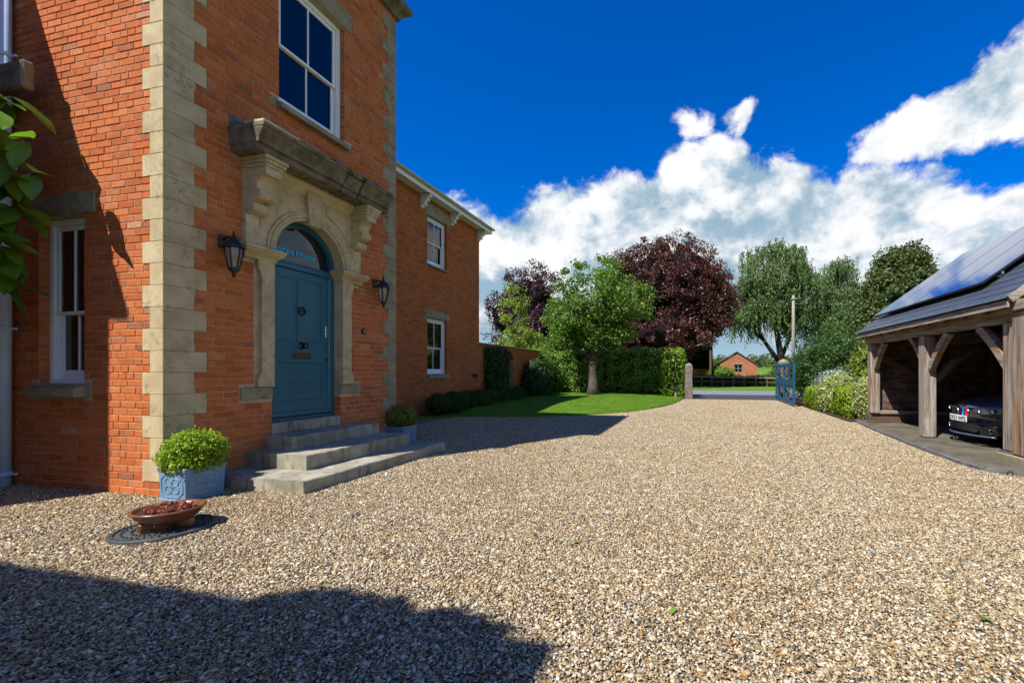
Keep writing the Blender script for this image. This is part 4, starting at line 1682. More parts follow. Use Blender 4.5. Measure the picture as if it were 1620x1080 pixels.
def tree(name, label, loc, trunk_h, trunk_r, blobs, clumps, clump_r, per, leaf, lmat, bmat, group=None, nlimb=26, ratio=.6, lean=(0, 0), flare=1.5, shell=.55,
         inner=0.12, zsq=.75, core=None, core_k=.6):
    """trunk with limbs and a crown of leaf clumps set through the blobs' volume"""
    t = thing(name, label, 'tree', loc, group)
    loc = np.array(loc, float)
    w = np.array([b[3] * b[4] * b[5] for b in blobs]) ** .66
    w /= w.sum()
    C = []
    for b, q in zip(blobs, w):
        k = max(3, int(clumps * q))
        d = unit_vecs(k)
        r = (shell + (1 - shell) * rng.uniform(0, 1, k)) ** .8
        r[rng.uniform(0, 1, k) < inner] *= .55
        C.append(np.array(b[:3]) + d * r[:, None] * np.array(b[3:6]))
    C = np.concatenate(C)
    P, Nn = [], []
    cen = np.array([sum(b[i] * q for b, q in zip(blobs, w)) for i in range(3)])
    for c in C:
        k = int(per * rng.uniform(.55, 1.45))
        cr = clump_r * rng.uniform(.6, 1.35)
        d = unit_vecs(k)
        rr = rng.uniform(.25, 1, k) ** .6
        p = d * rr[:, None] * cr * np.array([1, 1, zsq])
        P.append(c + p)
        o = d + .6 * (c - cen) / (np.linalg.norm(c - cen) + 1e-6) + np.array([0, 0, .45])
        Nn.append(o / (np.linalg.norm(o, axis=1, keepdims=True) + 1e-9))
    P = np.concatenate(P) + loc
    Nn = np.concatenate(Nn)
    leaf_obj('crown', [leaves(P, leaf, Nn, .5, ratio, droop=.25)], lmat, t)
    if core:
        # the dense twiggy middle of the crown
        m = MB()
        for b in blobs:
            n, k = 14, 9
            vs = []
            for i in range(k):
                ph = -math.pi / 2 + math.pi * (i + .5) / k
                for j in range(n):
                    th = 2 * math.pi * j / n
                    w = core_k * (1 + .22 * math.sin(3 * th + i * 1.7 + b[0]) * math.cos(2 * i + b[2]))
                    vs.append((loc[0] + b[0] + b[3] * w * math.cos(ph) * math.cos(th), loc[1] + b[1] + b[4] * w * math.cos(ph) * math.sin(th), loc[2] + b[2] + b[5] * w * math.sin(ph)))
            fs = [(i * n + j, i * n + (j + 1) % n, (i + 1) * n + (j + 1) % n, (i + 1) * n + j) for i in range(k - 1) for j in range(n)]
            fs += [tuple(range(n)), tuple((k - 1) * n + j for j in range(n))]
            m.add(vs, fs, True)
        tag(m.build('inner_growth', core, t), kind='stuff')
    m = MB()
    top = Vector((loc[0] + lean[0], loc[1] + lean[1], loc[2] + trunk_h))
    base = Vector(loc)
    n = 7
    pts, rs = [], []
    for i in range(n + 1):
        q = i / n
        pts.append(base.lerp(top, q) + Vector((math.sin(q * 5 + loc[0]) * .06, math.cos(q * 4 + loc[1]) * .06, 0)) * min(1, trunk_h / 4))
        rs.append(trunk_r * ((flare - 1) * (1 - q) ** 6 + 1 - .35 * q))
    pts[0].z -= .15
    m.tube(pts, rs, 12)
    idx = rng.choice(len(C), min(nlimb, len(C)), replace=False)
    forks = []
    for k, i in enumerate(idx):
        q = Vector(C[i] + loc)
        f = .55 + .45 * RND.random()
        s = base.lerp(top, f)
        if q.z < s.z:
            s = base.lerp(top, max(.35, min(.9, (q.z - loc[2]) / trunk_h * .85)))
        if forks and k > 6 and RND.random() < .65:
            s = min(RND.sample(forks, min(6, len(forks))), key=lambda a: (a - q).length)
            r = trunk_r * .16
        else:
            r = trunk_r * RND.uniform(.3, .5)
        pp = limb(m, s, q, r, trunk_r * .05, .10)
        forks += pp[2:4]
    m.build('trunk', bmat, t)
    return t


def shell_points(n, kind, c, r, bump=.06, zmin=None):
    """points and normals on an ellipsoid or a rounded box"""
    c, r = np.array(c, float), np.array(r, float)
    if kind == 'ball':
        d = unit_vecs(n)
        w = 1 + bump * np.sin(d[:, 0] * 9 + 1) * np.cos(d[:, 1] * 8 + d[:, 2] * 7) + rng.normal(0, bump * .35, n)
        p = c + d * r * w[:, None]
        nn = d / r
    else:
        a = np.array([r[1] * r[2], r[0] * r[2], r[0] * r[1]])
        f = rng.choice(3, n, p=a / a.sum())
        u = rng.uniform(-1, 1, (n, 3))
        sg = np.where(rng.uniform(0, 1, n) < .5, -1, 1)
        u[np.arange(n), f] = sg
        nn = np.zeros((n, 3))
        nn[np.arange(n), f] = sg
        p = u * r
        # round the edges
        q = np.minimum(.35, r.min() * .6)
        inner = np.clip(p, -(r - q), r - q)
        dd = p - inner
        L = np.linalg.norm(dd, axis=1, keepdims=True) + 1e-9
        p = inner + dd / L * q
        nn = dd / L
        ph = p[:, 0] * 3.1 + p[:, 1] * 2.7 + p[:, 2] * 3.7
        p = p + nn * ((np.sin(ph) * np.cos(p[:, 0] * 5.3 - p[:, 2] * 4.1) * bump + rng.normal(0, bump * .5, n))[:, None]) + c
    nn = nn / (np.linalg.norm(nn, axis=1, keepdims=True) + 1e-9)
    if zmin is not None:
        ok = p[:, 2] > zmin
        p, nn = p[ok], nn[ok]
    return p, nn


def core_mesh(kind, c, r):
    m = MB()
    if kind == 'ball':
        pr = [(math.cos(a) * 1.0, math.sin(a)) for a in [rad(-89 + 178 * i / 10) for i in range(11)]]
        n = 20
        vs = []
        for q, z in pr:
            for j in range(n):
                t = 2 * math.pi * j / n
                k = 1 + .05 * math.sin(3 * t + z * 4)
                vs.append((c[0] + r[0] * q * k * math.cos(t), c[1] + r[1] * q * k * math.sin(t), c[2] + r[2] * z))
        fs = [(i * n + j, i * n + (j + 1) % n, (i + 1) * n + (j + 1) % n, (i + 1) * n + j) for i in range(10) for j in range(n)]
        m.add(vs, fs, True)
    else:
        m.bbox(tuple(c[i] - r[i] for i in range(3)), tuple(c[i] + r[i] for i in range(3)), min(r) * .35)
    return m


def shrub(name, label, cat, kind, c, r, n, leaf, lmat, group=None, bump=.06, zmin=.0, core='core', layers=2, out=.55, ratio=.55, k=.86):
    t = thing(name, label, cat, (c[0], c[1], max(zmin, 0)), group)
    parts = []
    for i in range(layers):
        s = 1 - .07 * i
        p, nn = shell_points(n // layers, kind, c, [q * s for q in r], bump, zmin)
        parts.append(leaves(p, leaf, nn, out, ratio))
    leaf_obj('foliage', parts, lmat, t)
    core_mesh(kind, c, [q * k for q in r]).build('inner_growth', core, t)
    return t


# ------------------------------------------------------------------ by the front door
st = thing('stone_steps', 'three worn stone steps rising to the blue front door', 'steps', (-5.0, 5.4, 0))


def slab(x0, x1, y0, y1, z0, z1, joints=()):
    """worn step: finely divided so its edges wander a little"""
    ys = [y0]
    while ys[-1] < y1 - .12:
        ys.append(ys[-1] + .09)
    ys.append(y1)
    vs, fs = [], []
    r = .012
    for y in ys:
        w = [RND.uniform(-.0035, .0035) for _ in range(4)]
        vs += [(x0, y, z0), (x1 + w[0], y, z0), (x1 + w[0], y, z1 - r + w[1]), (x1 - r + w[2], y, z1 + w[1]), (x0, y, z1)]
    for i in range(len(ys) - 1):
        for j in range(5):
            fs.append((5 * i + j, 5 * i + (j + 1) % 5, 5 * i + 5 + (j + 1) % 5, 5 * i + 5 + j))
    fs += [tuple(range(5)), tuple(5 * len(ys) - 5 + j for j in range(5))]
    m = MB()
    m.add(vs, fs)
    return m


slab(X0 - .01, -4.25, 3.97, 6.76, -.05, .145).build('step', 'step_stone', st)
slab(X0 - .01, -4.69, 4.42, 6.40, .146, .33).build('step', 'step_stone', st)
slab(X0 - .01, -5.23, 4.71, 6.33, .331, .50).build('step', 'step_stone', st)


def lantern(y, label, sc=1.0):
    t = thing('wall_lantern', label, 'lantern', (X0 + .01, y, 2.90), 'wall lanterns beside the front door')
    x, z = X0, 2.95
    m = MB()
    m.bbox((x + .005, y - .045, z - .08), (x + .035, y + .045, z + .08), .008)
    m.tube([(x + .03, y, z + .02), (x + .10, y, z + .05), (x + .17, y, z + .03), (x + .19, y, z - .02)], .013, 8)
    m.tube([(x + .03, y, z - .05), (x + .09, y, z - .03), (x + .13, y, z + .03)], .009, 8)
    m.build('bracket', 'black_iron', t)
    cx = x + .19
    m = MB()
    m.lathe([(0, .20), (.012, .18), (.014, .14), (.03, .115), (.035, .10), (.065, .075), (.108, .02), (.118, .005), (.118, -.008), (.098, -.014), (0, -.014)], (cx, y, z - .08), 6, False)
    m.build('roof', 'black_iron', t)
    m = MB()
    prof = [(.092, -.016), (.085, -.10), (.052, -.255), (.056, -.265), (.05, -.29), (.02, -.315), (.024, -.335), (.008, -.37), (0, -.375)]
    for j in range(6):
        a = 2 * math.pi * (j + .0) / 6
        m.tube([(cx + r * math.cos(a), y + r * math.sin(a), z - .08 + q) for r, q in prof[:3]], .0075, 6)
    m.lathe(prof[2:], (cx, y, z - .08), 12)
    m.build('cage', 'black_iron', t)
    m = MB()
    m.lathe([(.084, -.018), (.077, -.10), (.046, -.252)], (cx, y, z - .08), 6, False)
    m.build('glass', 'lamp_glass', t)


lantern(4.15, 'black iron wall lantern left of the door, nearest the camera')
lantern(6.73, 'black iron wall lantern right of the door, beside the far quoins')
m = MB()
m.lathe([(0, 0), (.05, 0), (.05, .012), (.04, .018), (.018, .018), (.016, .026), (0, .028)], n=24)
o = link('doorbell', m.mesh('doorbell'), 'black_iron')
o.rotation_euler = (0, rad(90), 0)
o.location = (X0 + .001, 6.46, 2.06)
tag(o, 'round black doorbell on the brick beside the door', 'doorbell')
m = MB()
m.lathe([(0, 0), (.013, 0), (.012, .005), (0, .006)], n=14)
q = link('button', m.mesh('button'), 'plate_white', o, world=False)
q.location = (0, 0, .028)


def planter(x0, x1, y0, y1, h, label):
    t = thing('planter', label, 'planter', ((x0 + x1) / 2, (y0 + y1) / 2, 0), 'square blue planters beside the steps')
    m = MB()
    tp = .012
    m.add([(x0 + tp, y0 + tp, 0), (x1 - tp, y0 + tp, 0), (x1 - tp, y1 - tp, 0), (x0 + tp, y1 - tp, 0), (x0, y0, h - .03), (x1, y0, h - .03), (x1, y1, h - .03), (x0, y1, h - .03)],
          [(0, 1, 5, 4), (1, 2, 6, 5), (2, 3, 7, 6), (3, 0, 4, 7), (0, 3, 2, 1)])
    m.bbox((x0 - .004, y0 - .004, 0), (x1 + .004, y1 + .004, .018), .005)
    m.build('box', 'planter_paint', t)
    m = MB()
    for a, b in (((x0 - .012, y0 - .012), (x1 + .012, y0 + .012)), ((x0 - .012, y1 - .012), (x1 + .012, y1 + .012)),
                 ((x0 - .012, y0 + .0121), (x0 + .012, y1 - .0121)), ((x1 - .012, y0 + .0121), (x1 + .012, y1 - .0121))):
        m.bbox((a[0], a[1], h - .04), (b[0], b[1], h), .006)
    m.build('rim', 'planter_paint', t)
    m = MB()
    m.box((x0 + .013, y0 + .013, h - .08), (x1 - .013, y1 - .013, h - .045))
    m.build('earth', 'soil', t)
    # raised knot ornament on the faces in view: an eight sided frame with a looped knot
    for face in (0, 1):
        w = (x1 - x0) if face == 0 else (y1 - y0)
        cz, R = h * .46, min(w * .40, h * .36)

        def to(a, b):
            if face == 0:
                return ((x0 + x1) / 2 + a, y0 + .0055 * 1 + tp * (1 - (cz + b) / h) - .007, cz + b)
            return (x1 - .0055 - tp * (1 - (cz + b) / h) + .007, (y0 + y1) / 2 + a, cz + b)
        m = MB()
        kx = w * .40 / R
        oc = [(R * kx * c, R * s) for c, s in ((.55, 1), (1, .55), (1, -.55), (.55, -1), (-.55, -1), (-1, -.55), (-1, .55), (-.55, 1), (.55, 1))]
        m.tube([to(a, b) for a, b in oc], .006, 6)
        for ph in (0, math.pi / 2):
            pts = []
            for i in range(33):
                q = 2 * math.pi * i / 32
                rr = R * .78 * (.55 + .45 * math.cos(2 * q + 2 * ph))
                pts.append(to(rr * math.cos(q + math.pi / 4) * kx, rr * math.sin(q + math.pi / 4)))
            m.tube(pts, .006, 6, False)
        m.build('knot_ornament', 'planter_paint', t)


planter(-5.575, -5.205, 3.46, 3.86, .345, 'blue planter with raised knots at the brick corner, nearest the camera')
planter(-5.66, -5.28, 7.02, 7.42, .34, 'blue planter at the far end of the steps')
shrub('box_shrub', 'bright lime green clipped box shrub in the nearest planter', 'shrub', 'ball', (-5.385, 3.665, .455), (.255, .27, .25), 9000, .032, 'leaf_box', bump=.13,
      zmin=.31, layers=3, out=.35, k=.72, group='box shrubs in the planters')
shrub('box_shrub', 'round clipped box ball in the planter at the far end of the steps', 'shrub', 'ball', (-5.47, 7.22, .50), (.26, .26, .235), 7000, .028, 'leaf_ball', bump=.03,
      zmin=.31, layers=3, out=.45, group='box shrubs in the planters')

# manhole cover with a glazed bowl of stonecrop on it
t = thing('manhole_cover', 'round dark grey manhole cover set in the gravel under the bowl', 'manhole cover', (-4.47, 2.82, 0))
m = MB()
m.lathe([(0, .020), (.30, .020), (.305, .030), (.335, .030), (.34, .022), (.345, -.02)], (-4.47, 2.82, 0), 40, False)
m.build('cover', 'grey_iron', t)
m = MB()
for i in range(36):
    a = 2 * math.pi * i / 36
    for rr in (.315, .26, .20):
        m.box((-4.47 + rr * math.cos(a) - .006, 2.82 + rr * math.sin(a) - .006, .021), (-4.47 + rr * math.cos(a) + .006, 2.82 + rr * math.sin(a) + .006, .034))
tag(m.build('studs', 'grey_iron', t), kind='stuff')
BX, BY = -4.44, 2.83
t = thing('bowl', 'shallow brown glazed bowl on small feet, filled with red stonecrop', 'bowl', (BX, BY, .035))
m = MB()
m.lathe([(0, .055), (.11, .05), (.16, .07), (.205, .115), (.232, .155), (.245, .162), (.245, .175), (.228, .178), (.215, .162), (.198, .14), (0, .135)], (BX, BY, .02), 44, True, 1.0, 1.0)
m.build('dish', 'terracotta', t)
for i in range(3):
    a = 2 * math.pi * i / 3 + .3
    m = MB()
    m.bbox((-.03, -.045, .033), (.03, .045, .105), .012)
    o = link('foot', m.mesh('foot'), 'terracotta', t)
    o.matrix_parent_inverse = Matrix()
    o.location = (.15 * math.cos(a), .15 * math.sin(a), -.035)
    o.rotation_euler = (0, 0, a + math.pi / 2)
m = MB()
m.lathe([(0, .150), (.13, .147), (.20, .142)], (BX, BY, .02), 24)
m.build('earth', 'soil', t)
n = 700
a = rng.uniform(0, 2 * np.pi, n)
r = .16 * np.sqrt(rng.uniform(0, 1, n))
P = np.stack([BX + r * np.cos(a), BY + r * np.sin(a), .166 + rng.uniform(0, .035, n)], 1)
nn = np.tile(np.array([[0, 0, 1.]]), (n, 1))
o = leaf_obj('stonecrop', [leaves(P, .028, nn, .45, .7)], 'petal_red')
tag(o, 'low crimson and green stonecrop growing in the brown bowl', 'plant')


# magnolia: big glossy leaves at the left edge of the view, each leaf a part
def magnolia():
    t = thing('magnolia', 'magnolia with large glossy leaves beside the drainpipe, at the left edge', 'plant', (-7.95, 3.05, 0))
    st_ = MB()
    trunk = [(-7.95, 3.05, -.05), (-7.92, 3.06, 1.0), (-7.86, 3.08, 1.9), (-7.80, 3.08, 2.7), (-7.74, 3.08, 3.5), (-7.66, 3.06, 4.35)]
    st_.tube(trunk, [.05, .045, .038, .03, .022, .014], 10)
    variants = []
    for k in range(4):
        L, Wd = 1.0, .56
        n = 8
        vs, fs = [], []
        for i in range(n + 1):
            q = i / n
            w = Wd / 2 * (math.sin(math.pi * min(1, q * .98 + .02) ** .85)) ** .8
            if i == n:
                w = .004
            cz = -.25 * q * q * (.6 + .5 * k / 3) + .02
            wav = .02 * math.sin(q * 11 + k)
            vs += [(q * L, -w, cz + .12 * w + wav), (q * L, -w * .5, cz + .0), (q * L, 0, cz - .025), (q * L, w * .5, cz + .0), (q * L, w, cz + .12 * w - wav)]
        for i in range(n):
            for j in range(4):
                fs.append((5 * i + j, 5 * i + j + 1, 5 * i + 6 + j, 5 * i + 5 + j))
        mm = MB()
        mm.add(vs, fs, True)
        me = mm.mesh('leaf')
        me.materials.append(MATS['leaf_magnolia'])
        variants.append(me)
    spots = []
    for i in range(15):
        q = 2.05 + 2.2 * i / 14
        base = None
        for (a, b) in zip(trunk, trunk[1:]):
            if a[2] <= q <= b[2]:
                f = (q - a[2]) / (b[2] - a[2])
                base = Vector(a).lerp(Vector(b), f)
        reach = [.55, .65, .72, .68, .80, .74, .66, .72, 1.02, .78, .98, .72, .80, .64, .5][i]
        dirv = Vector((1, RND.uniform(-.22, .12), RND.uniform(-.05, .3)))
        tip = base + dirv.normalized() * reach
        st_.tube([base, base.lerp(tip, .5) + Vector((0, 0, -.03)), tip], [.011, .008, .005], 6)
        for j in range(8):
            f = .18 + .82 * j / 7
            spots.append((base.lerp(tip, f), dirv, j))
    st_.build('stem', 'dark_bark', t)
    for p, d, j in spots:
        az = math.atan2(d.y, d.x) + RND.uniform(-1.3, .9)
        L = RND.uniform(.26, .42)
        o = link('leaf', variants[RND.randrange(4)], None, t)
        o.matrix_parent_inverse = Matrix()
        o.location = p - Vector(t.location)
        o.rotation_euler = (RND.uniform(-.5, .5), RND.uniform(.1, 1.2), az)
        o.scale = (L, L * RND.uniform(.85, 1.15), L)


magnolia()


fm = MB()
fm.add([(0, 0, .004), (.018, .014, .010), (.045, .016, .006), (.07, 0, .012), (.045, -.016, .010), (.018, -.014, .006)], [(0, 1, 2, 3), (0, 3, 4, 5)], True)
fme = fm.mesh('fallen_leaf')
for (lx, ly, lr), lab in zip(((1.37, 2.20, .4), (1.55, 2.75, 2.2), (-.15, 2.45, 1.1), (-.9, 3.3, 2.9)),
                             ('small green leaf fallen on the gravel, nearest the lower right corner', 'small green leaf fallen on the gravel, at the right', 'small green leaf fallen on the gravel, at the lower middle',
                              'small green leaf fallen on the gravel, left of the middle')):
    o = link('fallen_leaf', fme, 'leaf_hedge')
    o.location = (lx, ly, .014)
    o.rotation_euler = (.15, -.1, lr)
    tag(o, lab, 'leaf', 'green leaves fallen on the gravel')


# ------------------------------------------------------------------ garden wall, hedges, lawn planting
def garden_wall():
    t = thing('garden_wall', 'brown brick garden wall with an arched doorway beyond the wing', 'wall', (XW, 19, 0))
    y0, y1, h = 15.57, 22.2, 2.45
    hole = [(17.96, 18.86, 0, 2.12)]
    tw = lambda s, z, p: (XW - .02 + p, s, z)
    o = backing(tw, y0, y1, 0, h, [(17.96, 18.86, 0, 2.40)], -.007, -.30).build('wall', 'wing_mortar', t)
    m = MB()
    for b in bricks(y0, y1, 0, h, [(17.96, 18.86, 0, 2.40)]):
        m.add(*brick_box(tw, b))
    tag(m.build('brickwork', 'wing_brick', t), kind='stuff')
    m = MB()
    n = 14
    yc, R, zs = 18.41, .45, 1.92
    vs, fs = [], []
    for i in range(n + 1):
        a = math.pi * i / n
        yy, zz = yc + R * math.cos(a), zs + R * .8 * math.sin(a)
        for p in (0.0, -.30):
            vs += [tw(yy, zz, p), tw(yy, 2.40, p)]
    for i in range(n):
        a, b = 4 * i, 4 * i + 4
        fs += [(a, a + 1, b + 1, b), (a + 2, b + 2, b + 3, a + 3), (a, b, b + 2, a + 2)]
    m.add(vs, fs)
    m.build('arch', 'wing_brick', t)
    m = MB()
    for i in range(6):
        m.bbox(tw(17.965 + i * .149, .02, -.26), tw(17.965 + i * .149 + .145, 2.27, -.22), .006)
    m.build('door', 'black_iron', t)
    m = MB()
    m.bbox(tw(y0, h + .001, -.36), tw(y1 + .05, h + .06, .06), .012)
    m.build('coping', 'old_stone', t)


garden_wall()

t = thing('climber', 'dark evergreen climber on the garden wall beside the wing corner', 'climber', (XW + .2, 16.7, .18))
p, nn = shell_points(5200, 'box', (XW + .16, 16.72, 1.22), (.20, .78, 1.05), .10, .2)
leaf_obj('foliage', [leaves(p, .085, nn, .5, .7)], 'leaf_ivy', t)
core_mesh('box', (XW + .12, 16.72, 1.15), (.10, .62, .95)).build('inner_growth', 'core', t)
shrub('dark_shrub', 'dark rounded evergreen shrub at the end of the garden wall', 'shrub', 'ball', (-7.75, 20.6, .9), (.7, 1.2, 1.05), 7000, .10, 'leaf_ivy', zmin=.15, bump=.10)
shrub('rose_shrub', 'loose yellow green shrub leaning over the garden wall', 'shrub', 'ball', (-8.75, 22.9, 1.5), (.95, 1.1, 1.2), 6000, .10, 'leaf_hedge', zmin=.2, bump=.16)
for i in range(11):
    y = 11.75 + i * .62
    r = .33 + .03 * math.sin(i * 2.1)
    place = ['nearest the camera', 'second from the near end', 'third from the near end', 'fourth from the near end', 'fifth from the near end', 'sixth in the row', 'fifth from the far end',
             'fourth from the far end', 'third from the far end', 'second from the far end', 'at the far end'][i]
    shrub('box_ball', 'small dark box bush in the row under the wing, ' + place, 'bush', 'ball', (-7.62 + .10 * math.sin(i * 1.7), y, .38), (r, r * 1.05, r), 2200, .05, 'leaf_box_dark',
          group='box bushes in a row under the wing', zmin=.06)


def hedge(name, label, x0, x1, y0, y1, z0, z1, n, leaf, mat, group=None, bump=.10):
    c = ((x0 + x1) / 2, (y0 + y1) / 2, (z0 + z1) / 2)
    r = ((x1 - x0) / 2, (y1 - y0) / 2, (z1 - z0) / 2)
    return shrub(name, label, 'hedge', 'box', c, r, n, leaf, mat, group, bump, z0 + .02, layers=3, k=.9, out=.62)


hedge('hedge', 'tall clipped green hedge behind the lawn', -11.5, -1.75, 24.3, 25.6, .1, 2.62, 36000, .105, 'leaf_hedge')
hedge('hedge', 'brighter end of the tall hedge beside the stone gatepost', -1.85, -.72, 23.3, 25.5, .05, 2.58, 9000, .10, 'leaf_box')  # paler leaf colour paints in the sun on the hedge end
tree('lawn_tree', 'bright green spreading tree standing on the lawn', (-5.35, 22.2, .17), 3.2, .23,
     [(.15, 0, 5.1, 2.3, 2.3, 2.1), (-1.3, .3, 4.2, 1.5, 1.6, 1.2), (1.75, -.2, 4.7, 1.75, 1.6, 1.15), (-.6, 0, 3.4, 1.7, 1.7, .7), (1.0, .2, 3.3, 1.4, 1.5, .6), (-1.5, 0, 2.9, 1.2, 1.2, .6), (.2, 0, 2.9, 1.6, 1.2, .5)],
     430, .42, 64, .125, 'leaf_tree', 'bark', nlimb=46, ratio=.7, flare=1.7, shell=.4)
tree('copper_beech', 'tall dark copper beech behind the hedge', (-2.6, 38.5, 0), 6.0, .42,
     [(.3, 0, 9.0, 5.0, 4.6, 4.6), (-2.4, 0, 7.2, 3.4, 3.6, 3.0), (2.9, 0, 7.6, 3.2, 3.4, 3.6), (.2, -1, 4.7, 4.6, 4.0, 2.0), (3.6, -.5, 6.4, 2.2, 2.2, 2.2), (-4.2, 0, 5.0, 2.6, 2.6, 2.6), (-3.4, 0, 9.4, 2.4, 2.6, 2.8), (-2, -1, 2.9, 3.6, 2, 1.2)],
     1500, .58, 72, .16, 'leaf_beech', 'dark_bark', nlimb=60, ratio=.65, core='core_dark', core_k=.66)
tree('purple_plum', 'dark purple leaved tree seen past the wing corner', (-14.0, 36.0, 0), 4.5, .25,
     [(0, 0, 7.6, 3.3, 3.0, 3.4), (1.3, 0, 5.0, 2.9, 2.6, 2.6), (-2.6, 0, 6.2, 2.2, 2.0, 2.6), (.3, -.5, 3.4, 3.4, 2.4, 1.6), (3.2, 0, 3.4, 2.2, 2.0, 1.7)], 520, .52, 46, .19, 'leaf_purple', 'dark_bark', nlimb=40, core='core_dark', core_k=.5)
tree('golden_tree', 'yellow green tree close to the wing corner', (-13.0, 30.2, 0), 3.5, .16,
     [(-.2, 0, 6.0, 1.2, 1.3, 2.0), (.4, 0, 3.7, 1.8, 1.5, 1.1), (-.3, 0, 3.0, 2.2, 1.5, 1.0)], 130, .42, 40, .17, 'leaf_lime', 'pale_bark', nlimb=22)
tree('bushy_tree', 'rounded green tree with dense leaves behind the carport', (11.0, 27.5, 0), 4.6, .30,
     [(0, 0, 4.9, 2.2, 2.3, 2.6), (.1, 0, 6.6, 1.5, 1.5, 1.6), (.75, 0, 7.3, .7, .7, 1.1), (-.55, 0, 7.2, .7, .7, 1.0), (-.3, 0, 3.2, 2.8, 2.6, 2.0), (-1.3, 0, 2.2, 2.3, 2.2, 1.6), (1.6, 0, 4.6, 1.5, 1.6, 1.8)],
     820, .40, 62, .16, 'leaf_dense', 'bark', nlimb=30, shell=.78, zsq=1.0, core='core', core_k=.72)


def weeping(name, label, loc, trunk, blobs, strands, seed):
    """tree whose leaves hang on long drooping twigs"""
    t = thing(name, label, 'tree', loc, 'weeping trees beyond the lane')
    m = MB()
    base = Vector(loc)
    tips = []
    for path, r in trunk:
        pts = [base + Vector(p) for p in path]
        m.tube(pts, [r * (1 - .75 * i / (len(pts) - 1)) for i in range(len(pts))], 10)
        tips += pts[1:]
    starts = []
    w = np.array([b[3] * b[4] * b[5] for b in blobs]) ** .66
    w /= w.sum()
    P = []
    for b, q in zip(blobs, w):
        k = max(6, int(strands * q / 17))
        d = unit_vecs(k)
        d[:, 2] = np.abs(d[:, 2]) * rng.choice([1, 1, -.4], k)
        s = np.array(b[:3]) + d * np.array(b[3:6]) * (rng.uniform(.45, 1, k) ** .5)[:, None]
        for c in s:                                   # each bough carries a curtain of twigs
            for _ in range(rng.integers(10, 24)):
                n = rng.integers(14, 32)
                L = rng.uniform(.6, 2.5)
                f = np.linspace(0, 1, n)
                dr = rng.normal(0, .3, 2)
                o = c + rng.normal(0, .36, 3) * np.array([1, 1, .7])
                P.append(np.stack([o[0] + dr[0] * f * L * .5 + rng.normal(0, .07, n), o[1] + dr[1] * f * L * .5 + rng.normal(0, .07, n), o[2] + .25 - L * f ** 1.3], 1))
        starts += list(s[:14])
    P = np.concatenate(P)
    P = P[P[:, 2] > 1.6] + np.array(loc)
    out = P - np.array(loc)
    out[:, 2] = .5
    out /= np.linalg.norm(out, axis=1, keepdims=True)
    leaf_obj('crown', [leaves(P, .24, out, .45, .40, droop=1.3)], 'leaf_birch', t)
    for s in starts:
        q = Vector(s) + base
        p = min(tips, key=lambda a: (a - q).length + (3 if a.z > q.z else 0))
        limb(m, p, q, .07, .02, .08, 4, 5)
    m.build('trunk', 'dark_bark', t)


weeping('weeping_birch', 'tall weeping birch with two dark trunks beyond the lane', (8.2, 46.5, 0),
        [([(0, 0, -.2), (0, 0, 2.5), (-.4, 0, 5), (-1.0, 0, 8.2), (-.8, 0, 11)], .42), ([(0, 0, 2.0), (-1.6, 0, 4.4), (-3.0, 0, 7.2), (-3.4, 0, 9)], .24),
         ([(0, 0, 2.8), (1.2, 0, 6), (1.9, 0, 9)], .22)],
        [(-.6, 0, 11.0, 3.6, 3.2, 3.4), (-2.3, 0, 8.2, 2.6, 2.6, 3.0), (1.7, 0, 8.6, 2.6, 2.6, 3.2), (.3, 0, 6.6, 3.4, 2.6, 2.6), (-3.3, 0, 6.4, 1.6, 1.8, 1.8)], 2600, 1)
weeping('weeping_birch', 'narrower weeping birch right of the telegraph pole', (12.6, 47.0, 0),
        [([(0, 0, -.2), (.1, 0, 3), (.4, 0, 6), (.7, 0, 10)], .28), ([(0, 0, 2.4), (1.3, 0, 5.5), (1.9, 0, 8)], .15)],
        [(.6, 0, 9.6, 1.7, 1.8, 2.7), (1.2, 0, 7.4, 2.5, 2.2, 2.4), (.2, 0, 5.8, 2.4, 2.2, 2.2), (2.6, 0, 8.2, .9, 1.2, 1.6)], 1500, 2)

# ------------------------------------------------------------------ gateway
def gatepost(x, y, label, h=1.82, w=.37, dome=False):
    t = thing('gatepost', label, 'gatepost', (x, y, 0), 'stone gateposts at the lane')
    m = MB()
    n = 9
    vs, fs = [], []
    for i in range(n):
        z = -.1 + (h - .16 + .1) * i / (n - 1)
        for a, b in ((-1, -1), (0, -1.02), (1, -1), (1.02, 0), (1, 1), (0, 1.02), (-1, 1), (-1.02, 0)):
            j = RND.uniform(-.012, .012)
            vs.append((x + a * (w / 2 + j), y + b * (w / 2 + j), z))
    for i in range(n - 1):
        for j in range(8):
            fs.append((8 * i + j, 8 * i + (j + 1) % 8, 8 * i + 8 + (j + 1) % 8, 8 * i + 8 + j))
    m.add(vs, fs)
    m.build('shaft', 'post_stone', t)
    m = MB()
    k = w / 2 + .01
    z = h - .158
    m.add([(x - k, y - k, z), (x + k, y - k, z), (x + k, y + k, z), (x - k, y + k, z), (x - k * .55, y - k * .55, z + .11), (x + k * .55, y - k * .55, z + .11),
           (x + k * .55, y + k * .55, z + .11), (x - k * .55, y + k * .55, z + .11), (x, y, z + .17)],
          [(0, 1, 5, 4), (1, 2, 6, 5), (2, 3, 7, 6), (3, 0, 4, 7), (4, 5, 8), (5, 6, 8), (6, 7, 8), (7, 4, 8), (3, 2, 1, 0)])
    m.build('cap', 'old_stone' if dome else 'post_stone', t)


gatepost(-.42, 22.75, 'weathered square stone gatepost beside the hedge')
gatepost(4.10, 22.75, 'stone gatepost behind the open blue gate', h=1.98, w=.46, dome=True)


